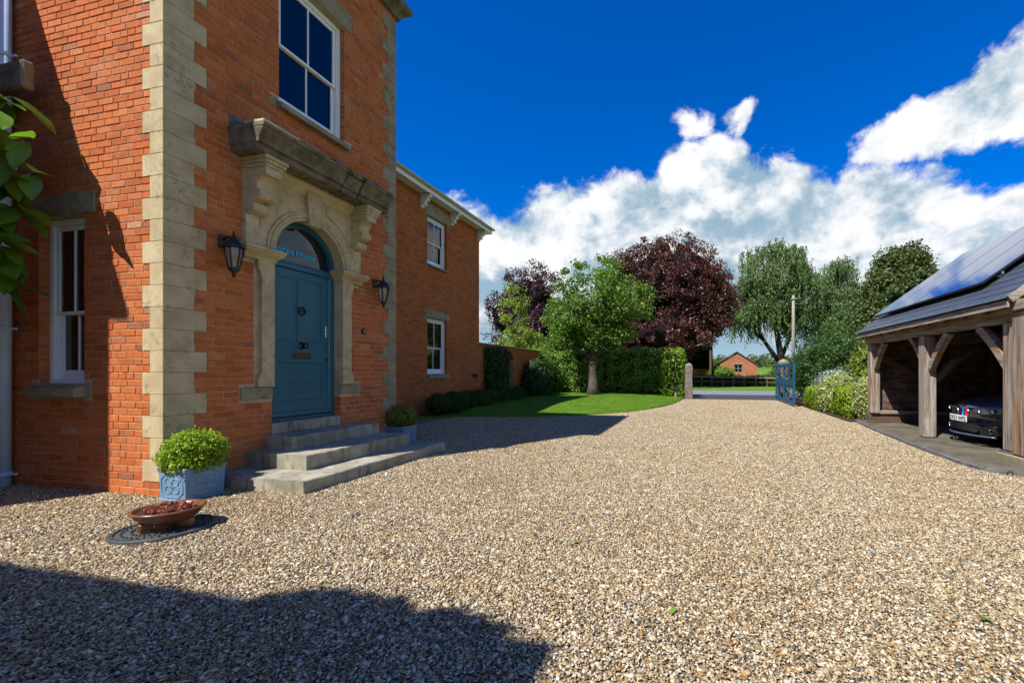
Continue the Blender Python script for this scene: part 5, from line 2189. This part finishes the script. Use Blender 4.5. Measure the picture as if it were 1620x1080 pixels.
def gate():
    A, B = Vector((3.72, 22.45, 0)), Vector((3.64, 18.05, 0))
    t = thing('gate', 'wide blue timber gate standing open along the drive', 'gate', tuple(A))
    d = (B - A).normalized()
    L = (B - A).length
    z0, z1 = .07, 1.72

    def P(s, z):
        return A + d * s + Vector((0, 0, z))

    def bar(nm, s0, z_0, s1, z_1, w, th):
        m = MB()
        m.beam(P(s0, z_0), P(s1, z_1), th, w, up=(0, 0, 1) if abs(s1 - s0) > .01 else tuple(d))
        m.build(nm, 'gate_paint', t)
    for s, w in ((.07, .14), (L * .5, .12), (L - .07, .14)):
        bar('stile', s, z0, s, z1, w, .075)
    for z in (z0 + .08, .88, z1 - .10):
        bar('rail', .14, z, L - .14, z, .15 if z < 1.5 else .13, .055)
    # boarded band in the middle, open lights above and below
    for a, b in ((.14, L * .5 - .06), (L * .5 + .06, L - .14)):
        m = MB()
        m.beam(P(a, .88), P(b, .88), .024, .36)
        m.build('panel', 'gate_paint', t)
        c = (a + b) / 2
        bar('muntin', c, z0 + .155, c, .70, .05, .035)
        bar('muntin', c, 1.06, c, z1 - .165, .05, .035)
        bar('glazing_bar', a, .46, b, .46, .04, .03)
        bar('glazing_bar', a, 1.30, b, 1.30, .04, .03)
    bar('stile', .07, z1, .07, z1 + .06, .14, .075)


gate()
t = thing('garden_light', 'small black path light on a pale peg at the hedge foot', 'lamp', (-1.08, 22.55, .03))
m = MB()
m.bbox((-1.12, 22.51, 0), (-1.04, 22.59, .42), .01)
m.build('peg', 'pole_wood', t)
m = MB()
m.bbox((-1.32, 22.42, .421), (-.84, 22.66, .56), .03)
m.build('head', 'black_iron', t)

# ------------------------------------------------------------------ planting right of the gate
hedge('low_hedge', 'low clipped box hedge behind the open gate', 4.05, 5.0, 16.9, 18.6, 0, .82, 8000, .06, 'leaf_box', 'low box hedges by the drive', .05)
hedge('low_hedge', 'low clipped box hedge between the two variegated domes', 4.16, 4.95, 13.7, 15.4, 0, .88, 8000, .055, 'leaf_box', 'low box hedges by the drive', .05)
shrub('variegated_dome', 'cream variegated clipped dome nearer the gate', 'shrub', 'ball', (4.62, 16.0, .55), (.62, .62, .72), 7000, .07, 'leaf_varieg', 'variegated domes by the drive', zmin=0)
shrub('variegated_dome', 'cream variegated clipped dome against the carport', 'shrub', 'ball', (4.78, 13.55, .58), (.52, .50, .68), 8000, .06, 'leaf_varieg', 'variegated domes by the drive', zmin=0)
shrub('silver_shrub', 'silvery grey shrub behind the low hedge', 'shrub', 'ball', (5.1, 17.9, .75), (.75, .9, .65), 5000, .08, 'leaf_silver', zmin=.1, bump=.14)
shrub('golden_shrub', 'golden leaved shrub in the border beside the carport', 'shrub', 'ball', (6.3, 17.4, 1.3), (.85, .9, .95), 5000, .11, 'leaf_lime', zmin=.2, bump=.2)
shrub('tall_shrub', 'large dark green shrub behind the open gate', 'shrub', 'ball', (6.3, 21.6, 1.35), (2.0, 1.8, 1.75), 16000, .10, 'leaf_box_dark', zmin=.1, bump=.14)
shrub('tall_shrub', 'leafy green shrub rising behind the golden one', 'shrub', 'ball', (8.2, 20.4, 1.5), (1.8, 1.8, 1.9), 14000, .10, 'leaf_tree', zmin=.1, bump=.16)
t = shrub('flowering_shrub', 'pale flowering shrub close behind the carport corner', 'shrub', 'ball', (7.8, 17.6, 1.5), (1.2, 1.2, 1.35), 8000, .10, 'leaf_tree', zmin=.1, bump=.2)
p, nn = shell_points(900, 'ball', (7.8, 17.6, 1.55), (1.28, 1.28, 1.45), .2, 1.2)
leaf_obj('blossom', [leaves(p, .10, nn, .6, .8)], 'petal_white', t)
m = MB()
m.box((4.0, 13.0, -.05), (14, 22.3, .03))
tag(m.build('border_soil', 'soil'), 'dark soil of the border right of the gate', kind='structure')

# ------------------------------------------------------------------ carport on the right
def carport():
    t = thing('carport', 'open oak framed carport with slate roof on the right', 'carport', (4.5, 10, 0))
    XE, ZE, K = 4.25, 2.35, .753                      # eave line and roof pitch
    YA, YB = 7.22, 13.15
    XR = 7.0
    ZR = ZE + (XR - XE) * K

    def post(nm, x0, x1, y0, y1, z0, z1):
        m = MB()
        m.bbox((x0, y0, z0), (x1, y1, z1), .018)
        o = m.build(nm, 'oak_z', t)
        return o
    post('post', 4.38, 4.62, 7.34, 7.60, .21, 2.08)
    post('post', 4.38, 4.60, 9.86, 10.10, .06, 2.08)
    post('post', 4.38, 4.60, 12.58, 12.82, .29, 2.08)
    m = MB()
    m.bbox((4.34, 7.06, .20), (4.395, 7.325, 2.20), .01)
    m.build('corner_board', 'oak_z', t)
    m = MB()
    m.bbox((4.30, 7.02, 2.21), (4.64, 7.40, 2.36), .012)
    m.build('beam_end', 'oak_y', t)
    # galvanised shoe and stained stone pad under the near post
    m = MB()
    m.bbox((4.35, 7.33, .185), (4.65, 7.63, .215), .006)
    m.build('post_shoe', 'steel', t)
    m = MB()
    m.bbox((4.33, 7.05, .0), (4.68, 7.66, .183), .02)
    m.build('stone_pad', 'old_stone', t)
    m = MB()
    m.bbox((4.40, 7.10, 2.085), (4.60, YB - .1, 2.30), .015)
    m.build('wall_plate', 'oak_y', t)
    # eave board following the front edge
    m = MB()
    m.bbox((XE - .025, YA, 2.26), (XE + .005, YB, 2.37), .006)
    m.build('eave_board', 'oak_y', t)

    def brace(p, q, w=.13, th=.10, sag=.07):
        p, q = Vector(p), Vector(q)
        m = MB()
        n = 6
        pts = [p.lerp(q, i / n) + Vector((0, 0, -1 if True else 0)) * 0 for i in range(n + 1)]
        d = (q - p).normalized()
        up = Vector((1, 0, 0)).cross(d)
        if up.z < 0:
            up = -up
        vs, fs = [], []
        for i, c in enumerate(pts):
            c = c + up * (-sag + 4 * sag * (i / n) * (1 - i / n)) * .5
            for a, b in ((-1, -1), (1, -1), (1, 1), (-1, 1)):
                vs.append(c + Vector((1, 0, 0)) * a * th / 2 + up * b * w / 2)
        for i in range(n):
            for j in range(4):
                fs.append((4 * i + j, 4 * i + (j + 1) % 4, 4 * i + 4 + (j + 1) % 4, 4 * i + 4 + j))
        fs += [(0, 1, 2, 3), tuple(4 * n + j for j in range(4))]
        m.add(vs, fs)
        return m.build('brace', 'oak_y', t)
    brace((4.49, 7.60, 1.45), (4.49, 8.28, 2.10))
    brace((4.49, 9.86, 1.45), (4.49, 9.22, 2.10))
    brace((4.49, 10.10, 1.58), (4.49, 10.62, 2.10), .10, .09)
    brace((4.49, 12.58, 1.50), (4.49, 12.02, 2.10))
    # tie beam and big curved brace going back from the middle post
    m = MB()
    m.beam((4.6, 9.98, 2.02), (9.3, 9.98, 2.02), .2, .2)
    m.build('tie_beam', 'dark_oak', t)
    m = MB()
    m.tube([(4.62, 9.98, 1.2), (4.95, 9.98, 1.55), (5.5, 9.98, 1.92)], .09, 8)
    m.build('brace', 'dark_oak', t)
    # far end: brick plinth, studs, boards and a long diagonal
    pl = MB()
    pl.box((4.36, 12.66, .0), (9.6, 12.92, .27))
    p = pl.build('plinth', 'concrete', t)
    for k in range(3):
        x = 4.35 - (.11 if k % 2 else 0)
        while x < 6.6:
            a = max(x, 4.35)
            if x + .222 - a > .05:
                m = MB()
                m.bbox((a, 12.648, .062 + k * .07), (x + .222, 12.70, .124 + k * .07), .005)
                m.build('brick', 'old_brick', p)
            x += .232
    m = MB()
    m.bbox((4.40, 12.60, .275), (9.6, 12.80, .36), .012)
    m.build('sill_beam', 'oak_x', t)
    z = .365
    while z < 2.2:
        m = MB()
        w = RND.uniform(.15, .20)
        m.bbox((4.62, 12.84 + RND.uniform(0, .012), z), (9.6, 12.875, min(z + w - .008, 2.3)), .006)
        m.build('board', 'lime_wash', t)
        z += w
    for x in (5.75, 7.1, 8.6):
        m = MB()
        m.bbox((x, 12.66, .362), (x + .16, 12.835, 2.2), .01)
        m.build('stud', 'dark_oak', t)
    m = MB()
    m.beam((4.66, 12.70, 1.75), (6.6, 12.70, .50), .06, .15)
    m.build('diagonal', 'dark_oak', t)
    z = .05
    while z < 2.3:
        m = MB()
        m.bbox((9.58, 7.11, z), (9.62, 12.83, z + .19), .006)
        m.build('board', 'lime_wash', t)
        z += .198
    for y in (8.4, 10.6):
        m = MB()
        m.bbox((9.40, y, .06), (9.575, y + .18, 2.3), .01)
        m.build('stud', 'dark_oak', t)
    x = 4.66
    while x < 9.55:
        m = MB()
        m.bbox((x, 7.07, .12), (x + .205, 7.10, min(2.35 + max(0, (min(x, 14 - x - .2) - XE)) * K - .1, 4.3)), .006)
        m.build('board', 'oak_z', t)
        x += .212
    m = MB()
    m.box((9.625, 7.1, 0), (9.72, 12.95, 2.75))
    m.build('back_wall', 'barn_board', t)
    m = MB()
    m.prism([(4.62, 0.0), (9.6, 0.0), (9.6, 2.3), (7.0, 4.25), (4.62, 2.46)], lambda a, b, d: (a, d, b), 12.925, 12.99)
    m.build('end_wall', 'barn_board', t)
    # rafters
    for i in range(11):
        y = YA + .12 + i * (YB - YA - .24) / 10
        m = MB()
        m.beam((XE + .05, y, ZE - .10 + .03), (XR, y, ZR - .10), .07, .12)
        m.beam((XR, y, ZR - .10), (2 * XR - XE - .05, y, ZE - .07), .07, .12)
        m.build('rafter', 'dark_oak', t)
    # roof deck and slates
    m = MB()
    nrm = Vector((-K, 0, 1)).normalized()
    for sg in (1, -1):
        a, b = Vector((XE, YA, ZE)), Vector((XR, YA, ZR))
        if sg < 0:
            a, b = Vector((2 * XR - XE, YA, ZE)), Vector((XR, YA, ZR))
        o = Vector((0, YB - YA, 0))
        up = Vector((-K * sg, 0, 1)).normalized() * .03
        m.add([a, b, b + o, a + o, a + up, b + up, b + o + up, a + o + up], [(3, 2, 1, 0), (4, 5, 6, 7), (0, 1, 5, 4), (1, 2, 6, 5), (2, 3, 7, 6), (3, 0, 4, 7)])
    roof = m.build('roof', 'roof_slate', t)
    slope = Vector((1, 0, K)).normalized()
    base = Vector((XE - .03, YA, ZE)) + nrm * .032
    rest = MB()
    me = None
    rows = 16
    Ls = (Vector((XR, 0, ZR)) - Vector((XE, 0, ZE))).length
    for r in range(rows):
        y = YA - .02 - (.125 if r % 2 else 0)
        while y < YB:
            a, b = max(y, YA - .02), min(y + .245, YB + .02)
            if b - a > .04:
                s0 = r * Ls / rows
                c = base + slope * s0
                c.y = a
                d = RND.uniform(0, .003)
                vs = []
                for w in (0, .005):
                    for s, yy in ((0, 0), (0, b - a), (.30, b - a), (.30, 0)):
                        hgt = .012 - .010 * s / .30
                        vs.append(c + slope * s + Vector((0, yy, 0)) + nrm * (hgt + w + d))
                fs = [(0, 1, 2, 3), (4, 5, 6, 7), (0, 1, 5, 4), (1, 2, 6, 5), (2, 3, 7, 6), (3, 0, 4, 7)]
                if r < 4:
                    q = MB()
                    q.add(vs, fs)
                    q.build('slate', 'slate', roof)
                else:
                    rest.add(vs, fs)
            y += .25
    tag(rest.build('slates', 'slate', roof), kind='stuff')
    m = MB()
    m.beam((XE - .02, YA - .03, ZE + .02), (XR, YA - .03, ZR + .02), .05, .10)
    m.build('verge_board', 'oak_x', roof)
    m = MB()
    m.tube([(XR, YA - .05, ZR + .05), (XR, YB + .05, ZR + .05)], .07, 8)
    m.build('ridge', 'roof_slate', roof)
    # panels stand clear of the slates on rails
    ys = [13.05, 12.05, 10.80, 9.60, 8.47]
    lab = ['farthest', 'second farthest', 'second nearest', 'nearest']
    for i in range(4):
        a, b = ys[i + 1] + .008, ys[i] - .008
        c = Vector((4.70, 0, ZE + (4.70 - XE) * K)) + nrm * .15
        L = 2.62
        pt = thing('solar_panel', 'black glass solar panel on the carport roof, ' + lab[i] + ' from the camera' if 'far' not in lab[i] else 'black glass solar panel on the carport roof, ' + lab[i] + ' of four',
                   'solar panel', tuple(c), 'solar panels on the carport roof')
        m = MB()
        vs = [c + slope * s + Vector((0, y, 0)) + nrm * w for w in (0, .032) for s, y in ((0, a), (0, b), (L, b), (L, a))]
        m.add(vs, [(0, 1, 2, 3), (4, 5, 6, 7), (0, 1, 5, 4), (1, 2, 6, 5), (2, 3, 7, 6), (3, 0, 4, 7)])
        m.build('frame', 'black_trim', pt)
        m = MB()
        e = .012
        vs = [c + slope * s + Vector((0, y, 0)) + nrm * w for w in (.0325, .036) for s, y in ((e, a + e), (e, b - e), (L - e, b - e), (L - e, a + e))]
        m.add(vs, [(0, 1, 2, 3), (4, 5, 6, 7), (0, 1, 5, 4), (1, 2, 6, 5), (2, 3, 7, 6), (3, 0, 4, 7)])
        m.build('glass', 'solar_cell', pt)
        m = MB()
        for s in (.35, 2.2):
            p = c + slope * s
            m.beam(p + Vector((0, a + .02, 0)) - nrm * .03, p + Vector((0, b - .02, 0)) - nrm * .03, .04, .05)
            for y in (a + .15, b - .15):
                m.beam(p + Vector((0, y, 0)) - nrm * .05, p + Vector((0, y, 0)) - nrm * .115, .05, .05, up=(0, 1, 0))
        m.build('rail', 'steel', pt)


carport()

poly = [(12, 6.70), (4.35, 6.74), (4.05, 6.86), (3.90, 7.05), (3.86, 7.35), (3.88, 8.2), (3.93, 9.2), (4.0, 10.2), (4.08, 11.3), (4.2, 12.4), (4.33, 13.3), (12, 13.3)]
m = MB()
m.prism(poly, lambda a, b, d: (a, b, d), -.06, .055)
slb = tag(m.build('apron', 'concrete'), 'stained concrete floor of the carport', kind='structure')
prev = None
for (ax, ay), (bx, by) in zip(poly[1:11], poly[2:11]):
    L = math.hypot(bx - ax, by - ay)
    k = max(1, round(L / .38))
    for i in range(k):
        p = Vector((ax + (bx - ax) * (i + .02) / k, ay + (by - ay) * (i + .02) / k, .0))
        q = Vector((ax + (bx - ax) * (i + .97) / k, ay + (by - ay) * (i + .97) / k, .0))
        n = (q - p).cross(Vector((0, 0, 1))).normalized() * -.055
        if n.x > 0:
            n = -n
        m = MB()
        m.beam(p + n, q + n, .10, .10 + RND.uniform(-.008, .012))
        m.build('kerb_stone', 'kerb_stone', slb)


# ------------------------------------------------------------------ the car
def car():
    X, YCc = 4.74, 9.35
    t = thing('car', 'dark blue saloon car parked nose out in the carport', 'car', (X + 2.3, YCc, .055))
    G = .055

    def nose(y):
        return .46 * (abs(y) / .90) ** 2.4

    def P(x, y, z):
        f = max(0.0, 1 - x / 1.1) ** 1.3
        return (X + x + nose(y) * f, YCc + y, G + z)
    # stations: x, half width, lower edge, shoulder height, top height, top half width
    ST = [(0.00, .86, .30, .60, .655, .70), (.05, .87, .235, .63, .705, .72), (.18, .885, .20, .67, .765, .74), (.45, .895, .18, .72, .825, .75), (.85, .90, .18, .78, .88, .75),
          (1.25, .90, .18, .83, .935, .74), (1.45, .90, .18, .85, .99, .72), (1.85, .90, .18, .88, 1.22, .66), (2.25, .90, .18, .89, 1.385, .60), (2.9, .90, .18, .90, 1.42, .58),
          (3.4, .90, .18, .91, 1.37, .58), (3.95, .89, .19, .93, 1.13, .64), (4.2, .88, .20, .94, 1.02, .68), (4.5, .85, .24, .93, .98, .68), (4.6, .80, .30, .86, .90, .66)]
    vs, fs = [], []
    for x, w, zl, zs, zt, tw in ST:
        half = [(0, zl), (w * .7, zl), (w * .93, zl + .03), (w, zl + .14), (w * 1.005, (zl + zs) / 2), (w * .985, zs - .04), (w * .955, zs), (w * .90, zs + .02 + (zt - zs) * .12),
                ((w * .90 + tw) / 2 if zt - zs > .2 else w * .80, zs + (zt - zs) * .55), (tw, zt - .03 if zt - zs > .2 else zt - (zt - zs) * .22), (tw * .75, zt - .008), (0, zt)]
        ring = [(y, z) for y, z in half] + [(-y, z) for y, z in half[-2:0:-1]]
        vs += [P(x, y, z) for y, z in ring]
    n = 22
    for i in range(len(ST) - 1):
        for j in range(n):
            fs.append((n * i + j, n * i + (j + 1) % n, n * i + n + (j + 1) % n, n * i + n + j))
    for i in (0, len(ST) - 1):                         # close nose and tail in strips
        b = n * i
        for j in range(11):
            fs.append((b + j, b + j + 1, b + (n - j - 1) % n, b + (n - j) % n) if j else (b, b + 1, b + n - 1))
    fs = [f for f in fs if len(set(f)) > 2]
    m = MB()
    m.add(vs, fs, True)
    o = m.build('body', 'car_paint', t)
    sd = o.modifiers.new('smooth', 'SUBSURF')
    sd.levels = sd.render_levels = 2

    def patch(nm, mat, pts, off=-.018, th=.02, parent=t, sm=False):
        """thin panel that follows the nose, outline pts (y, z)"""
        m = MB()
        k = len(pts)
        f = [(X + nose(y) * .98 + off - (z - .45) * -.07, YCc + y, G + z) for y, z in pts]
        bk = [(a + th, b, c) for a, b, c in f]
        m.add(f + bk, [tuple(range(k)), tuple(range(2 * k - 1, k - 1, -1))] + [(i, (i + 1) % k, k + (i + 1) % k, k + i) for i in range(k)])
        return m.build(nm, mat, parent)
    # twin grille, three colour stripes on one half
    for sg in (-1, 1):
        pts = [(sg * a, b) for a, b in ((.04, .49), (.18, .49), (.235, .52), (.25, .57), (.235, .635), (.19, .66), (.05, .655), (.03, .62), (.03, .52))]
        g = patch('grille', 'black_trim', pts, -.035)
        m = MB()
        for k in range(7):
            y = sg * (.06 + k * .026)
            m.bbox((X + nose(y) - .045, YCc + y - .004, G + .505), (X + nose(y) - .034, YCc + y + .004, G + .645), .002)
        m.build('grille_slat', 'black_trim', g)
        m = MB()
        pp = [(X + nose(y) - .032 + (z - .45) * .07, YCc + y, G + z) for y, z in pts + pts[:1]]
        m.tube(pp, .009, 6, False)
        m.build('grille_surround', 'chrome', g)
    for k, c in enumerate(('badge_sky', 'badge_blue', 'badge_red')):
        y0 = -.125 - k * .038
        patch('colour_stripe', c, [(y0, .50), (y0, .65), (y0 - .036, .65), (y0 - .036, .50)], -.052, .012)
    # headlights, number plate, intakes, splitter
    for sg in (-1, 1):
        pts = [(sg * a, b) for a, b in ((.30, .60), (.45, .57), (.62, .575), (.76, .60), (.80, .66), (.70, .675), (.50, .665), (.32, .655))]
        hl = patch('headlight', 'headlight_glass', pts, -.012)
        for y in (.45, .62):
            yy = sg * y
            m = MB()
            m.lathe([(0, 0), (.028, 0), (.034, .012), (.034, .02)], n=16)
            q = link('lamp_lens', m.mesh('lamp_lens'), 'chrome', hl)
            q.location = (X + nose(yy) - .022, YCc + yy, G + .622)
            q.rotation_euler = (0, rad(-90), 0)
        pts = [(sg * a, b) for a, b in ((.46, .21), (.70, .22), (.76, .27), (.74, .37), (.56, .375), (.44, .33))]
        patch('side_intake', 'black_trim', pts, -.020)
        m = MB()
        m.lathe([(0, 0), (.04, 0), (.045, .01), (.045, .03)], n=16)
        q = link('fog_lamp', m.mesh('fog_lamp'), 'chrome', t)
        q.location = (X + nose(.62) - .03, YCc + sg * .62, G + .28)
        q.rotation_euler = (0, rad(-90), 0)
    patch('lower_intake', 'black_trim', [(-.40, .24), (.40, .24), (.44, .29), (.38, .375), (-.38, .375), (-.44, .29)], -.018)
    m = MB()
    pts = [(X + nose(y) * .97 - .03, YCc + y, G + .185) for y in np.linspace(-.66, .66, 21)]
    m.tube(pts, .018, 6)
    m.build('splitter', 'car_paint', t)
    m = MB()
    m.bbox((X - .045, YCc - .26, G + .405), (X - .033, YCc + .26, G + .515), .003)
    pl = m.build('number_plate', 'plate_white', t)
    cu = bpy.data.curves.new('plate_text', 'FONT')
    cu.body = 'DF21 WPZ'
    cu.size = .105
    cu.extrude = .001
    cu.align_x = 'CENTER'
    cu.offset = .001
    cu.space_character = 1.0
    to = bpy.data.objects.new('tmp', cu)
    COL.objects.link(to)
    me = bpy.data.meshes.new_from_object(to.evaluated_get(bpy.context.evaluated_depsgraph_get()))
    COL.objects.unlink(to)
    me.materials.clear()
    q = link('plate_text', me, 'ink', pl)
    q.rotation_euler = (rad(90), 0, rad(-90))
    q.location = (X - .0465, YCc, G + .422)
    m = MB()
    m.lathe([(0, .006), (.036, .004), (.041, 0)], n=20)
    q = link('bonnet_badge', m.mesh('bonnet_badge'), 'chrome', t)
    q.location = (X + .055, YCc, G + .705)
    q.rotation_euler = (0, rad(-28), 0)
    # glasshouse
    m = MB()
    m.add([(X + 1.43, YCc - .66, G + .975), (X + 1.43, YCc + .66, G + .975), (X + 2.22, YCc + .55, G + 1.385), (X + 2.22, YCc - .55, G + 1.385)], [(0, 1, 2, 3)])
    m.v = [(a - .015, b, c + .02) for a, b, c in m.v]
    m.build('windscreen', 'glass', t)
    for sg in (-1, 1):
        m = MB()
        m.add([(X + 1.75, YCc + sg * .85, G + .94), (X + 3.75, YCc + sg * .85, G + .98), (X + 3.4, YCc + sg * .68, G + 1.31), (X + 2.3, YCc + sg * .68, G + 1.32)], [(0, 1, 2, 3)])
        m.build('side_window', 'glass', t)
        m = MB()
        m.bbox((X + 1.75, YCc + sg * .93, G + .93), (X + 1.90, YCc + sg * 1.10, G + 1.05), .03)
        m.build('door_mirror', 'car_paint', t)
        for x in (.88, 3.70):
            m = MB()
            prof = [(.20, -.11), (.30, -.115), (.325, -.09), (.33, 0), (.325, .09), (.30, .115), (.20, .11)]
            m.lathe(prof, n=28)
            wm = link('wheel', m.mesh('wheel'), 'rubber', t)
            wm.location = (X + x, YCc + sg * .80, .33 + G)
            wm.rotation_euler = (rad(90), 0, 0)
            m = MB()
            m.lathe([(0, .09), (.05, .10), (.06, .06), (.19, .07), (.21, .10)], n=28)
            m.lathe([(0, -.09), (.05, -.10), (.06, -.06), (.19, -.07), (.21, -.10)], n=28)
            q = link('rim', m.mesh('rim'), 'steel', wm, world=False)


car()

# ------------------------------------------------------------------ across the lane
t = thing('barn', 'dark open fronted barn with rusty tin roof across the lane', 'barn', (-2, 52, 0))
m = MB()
m.add([(-9, 48.5, 4.15), (1.75, 48.5, 4.15), (1.75, 57, 4.9), (-9, 57, 4.9), (-9, 48.5, 4.22), (1.75, 48.5, 4.22), (1.75, 57, 5.0), (-9, 57, 5.0)],
      [(3, 2, 1, 0), (4, 5, 6, 7), (0, 1, 5, 4), (1, 2, 6, 5), (2, 3, 7, 6), (3, 0, 4, 7)])
for i in range(36):
    x = -9 + i * .30
    m.beam((x, 48.47, 4.235), (x, 57, 5.015), .10, .05)
m.build('roof', 'rust_tin', t)
m = MB()
m.box((-9, 56.6, -.3), (1.6, 56.9, 4.9))
m.box((1.45, 49.2, -.3), (1.65, 56.59, 4.15))
m.build('wall', 'barn_board', t)
m = MB()
m.box((-9, 52.5, -.3), (1.44, 52.8, 1.7))
m.build('brick_wall', 'far_brick', t)
for x in (-5, -1.8, 1.3):
    m = MB()
    m.bbox((x, 48.8, -.3), (x + .22, 49.02, 4.16), .02)
    m.build('post', 'dark_oak', t)

t = thing('outbuilding', 'small red brick gabled outbuilding across the lane', 'outbuilding', (4.7, 58, 0))
m = MB()
x0, x1, ya, yb, ze, za = 2.15, 7.35, 57.4, 64, 2.15, 3.78
xm = 4.85
wz = [(4.55, 1.35), (5.55, 2.55)]
gable = [((x0, -.5), (4.55, -.5), (4.55, ze), (x0, ze)), ((5.55, -.5), (x1, -.5), (x1, ze), (5.55, ze)), ((4.55, -.5), (5.55, -.5), (5.55, 1.25), (4.55, 1.25)),
         ((x0, ze), (4.55, ze), (4.55, 3.6), (4.4, 3.51)), ((5.55, ze), (x1, ze), (5.55, 3.32)), ((4.55, 2.3), (5.55, 2.3), (5.55, 3.32), (xm, za), (4.55, 3.6)),
         ((4.55, ze), (4.55, 2.3), (5.55, 2.3), (5.55, ze))][:6]
for q in gable:
    m.prism(list(q), lambda a, b, d: (a, d, b), ya, ya + .3)
m.box((x0, ya + .301, -.5), (x0 + .3, yb, ze))
m.box((x1 - .3, ya + .301, -.5), (x1, yb, ze))
m.build('wall', 'far_brick', t)
m = MB()
for a, b in (((x0 - .25, ze - .12), (xm, za + .06)), ((xm, za + .06), (x1 + .25, ze - .12))):
    m.add([(a[0], ya - .15, a[1]), (b[0], ya - .15, b[1]), (b[0], yb, b[1]), (a[0], yb, a[1]), (a[0], ya - .15, a[1] + .10), (b[0], ya - .15, b[1] + .10), (b[0], yb, b[1] + .10), (a[0], yb, a[1] + .10)],
          [(3, 2, 1, 0), (4, 5, 6, 7), (0, 1, 5, 4), (1, 2, 6, 5), (2, 3, 7, 6), (3, 0, 4, 7)])
m.build('roof', 'roof_slate', t)
m = MB()
for a, b, c, d in ((4.56, 4.63, 1.26, 2.29), (5.47, 5.54, 1.26, 2.29), (4.631, 5.469, 1.26, 1.34), (4.631, 5.469, 2.21, 2.29), (5.02, 5.08, 1.341, 2.209), (4.631, 5.019, 1.75, 1.80), (5.081, 5.469, 1.75, 1.80)):
    m.box((a, ya + .08, c), (b, ya + .14, d))
m.box((4.40, ya - .02, 2.31), (5.70, ya + .05, 2.45))
wd = m.build('window', 'pole_wood', t)
m = MB()
m.box((4.60, ya + .15, 1.28), (5.50, ya + .17, 2.27))
m.build('pane', 'glass', wd)

t = thing('field_fence', 'low timber fence with pale top rail across the lane', 'fence', (2, 41.3, 0))
for i in range(9):
    x = -.6 + i * .95
    m = MB()
    m.beam((x, 41.3, -.1), (x + RND.uniform(-.05, .05), 41.3 + RND.uniform(-.05, .05), .92), .09, .09, up=(0, 1, 0))
    m.build('fence_post', 'post_stone', t)
for z, mm in ((.93, 'pole_wood'), (.52, 'dark_oak')):
    m = MB()
    m.beam((-1.0, 41.22, z), (7.4, 41.22, z - .12), .05, .10)
    m.build('rail', mm, t)
hedge('field_hedge', 'dark low hedge behind the fence across the lane', -9.0, 7.6, 43.0, 44.2, -.1, .95, 9000, .16, 'leaf_ivy', None, .12)
shrub('lane_shrub', 'rusty green shrub at the foot of the weeping birch', 'shrub', 'ball', (8.2, 42.5, .8), (1.7, 1.3, 1.1), 5000, .16, 'leaf_dense', zmin=0, bump=.2)
shrub('lane_shrub', 'pale green shrub under the weeping birch trunks', 'shrub', 'ball', (10.2, 42.8, .9), (1.6, 1.4, 1.2), 5000, .16, 'leaf_hedge', zmin=0, bump=.2)
shrub('lane_shrub', 'small green bush in front of the brick outbuilding', 'shrub', 'ball', (2.6, 50.0, .9), (1.4, .9, 1.0), 3000, .16, 'leaf_hedge', zmin=0, bump=.2)

t = thing('telegraph_pole', 'pale wooden telegraph pole among the birches', 'pole', (8.60, 43.04, 0))
m = MB()
m.tube([(8.60, 43.04, -.5), (8.60, 43.04, 5), (8.60, 43.04, 8.35)], [.16, .14, .12], 12)
m.build('pole', 'pole_wood', t)
m = MB()
m.beam((8.35, 42.9, 8.05), (8.85, 42.9, 8.05), .09, .09)
m.build('crossarm', 'pole_wood', t)


def wire(label, p, q, sag, r=.022, n=18):
    p, q = Vector(p), Vector(q)
    m = MB()
    m.tube([p.lerp(q, i / n) - Vector((0, 0, sag * 4 * (i / n) * (1 - i / n))) for i in range(n + 1)], r, 5)
    tag(m.build('overhead_wire', 'black_trim'), label, 'wire', 'overhead wires')


wire('upper overhead wire running right from the telegraph pole', (8.8, 43.0, 8.1), (56, 60, 12.4), .8)
wire('lower overhead wire running right behind the carport tree', (8.6, 43.0, 7.6), (56, 58, 9.2), .8)
wire('overhead wire running left from the telegraph pole behind the trees', (8.4, 43.0, 8.05), (-34, 40, 6.6), .9, .03)


# far hedgerows and woods, one mass each
def hedgerow(label, a0, a1, dist, h, n, seed):
    ang = np.radians(rng.uniform(a0, a1, n))
    dd = dist * (1 + .06 * np.sin(ang * 23 + seed)) + rng.normal(0, dist * .012, n)
    x, y = dd * np.sin(ang), dd * np.cos(ang)
    g = np.array([terrain(a, b) for a, b in zip(x, y)])
    env = h * (.55 + .45 * np.abs(np.sin(ang * 61 + seed) * np.cos(ang * 37 + 2 * seed)))
    z = g + env * rng.uniform(0, 1, n) ** .7 - .3
    P = np.stack([x, y, z], 1)
    o = leaf_obj('far_hedgerow', [leaves(P, dist * .006, None, 0, .8)], 'leaf_dense')
    tag(o, label, 'trees', kind='stuff')


hedgerow('distant hedgerow trees crossing the fields', -60, 60, 150, 4.0, 9000, 1)
hedgerow('farther line of trees on the field slope', -60, 60, 260, 6.0, 9000, 2)
hedgerow('far wooded skyline beyond the fields', -70, 70, 430, 9.0, 12000, 3)
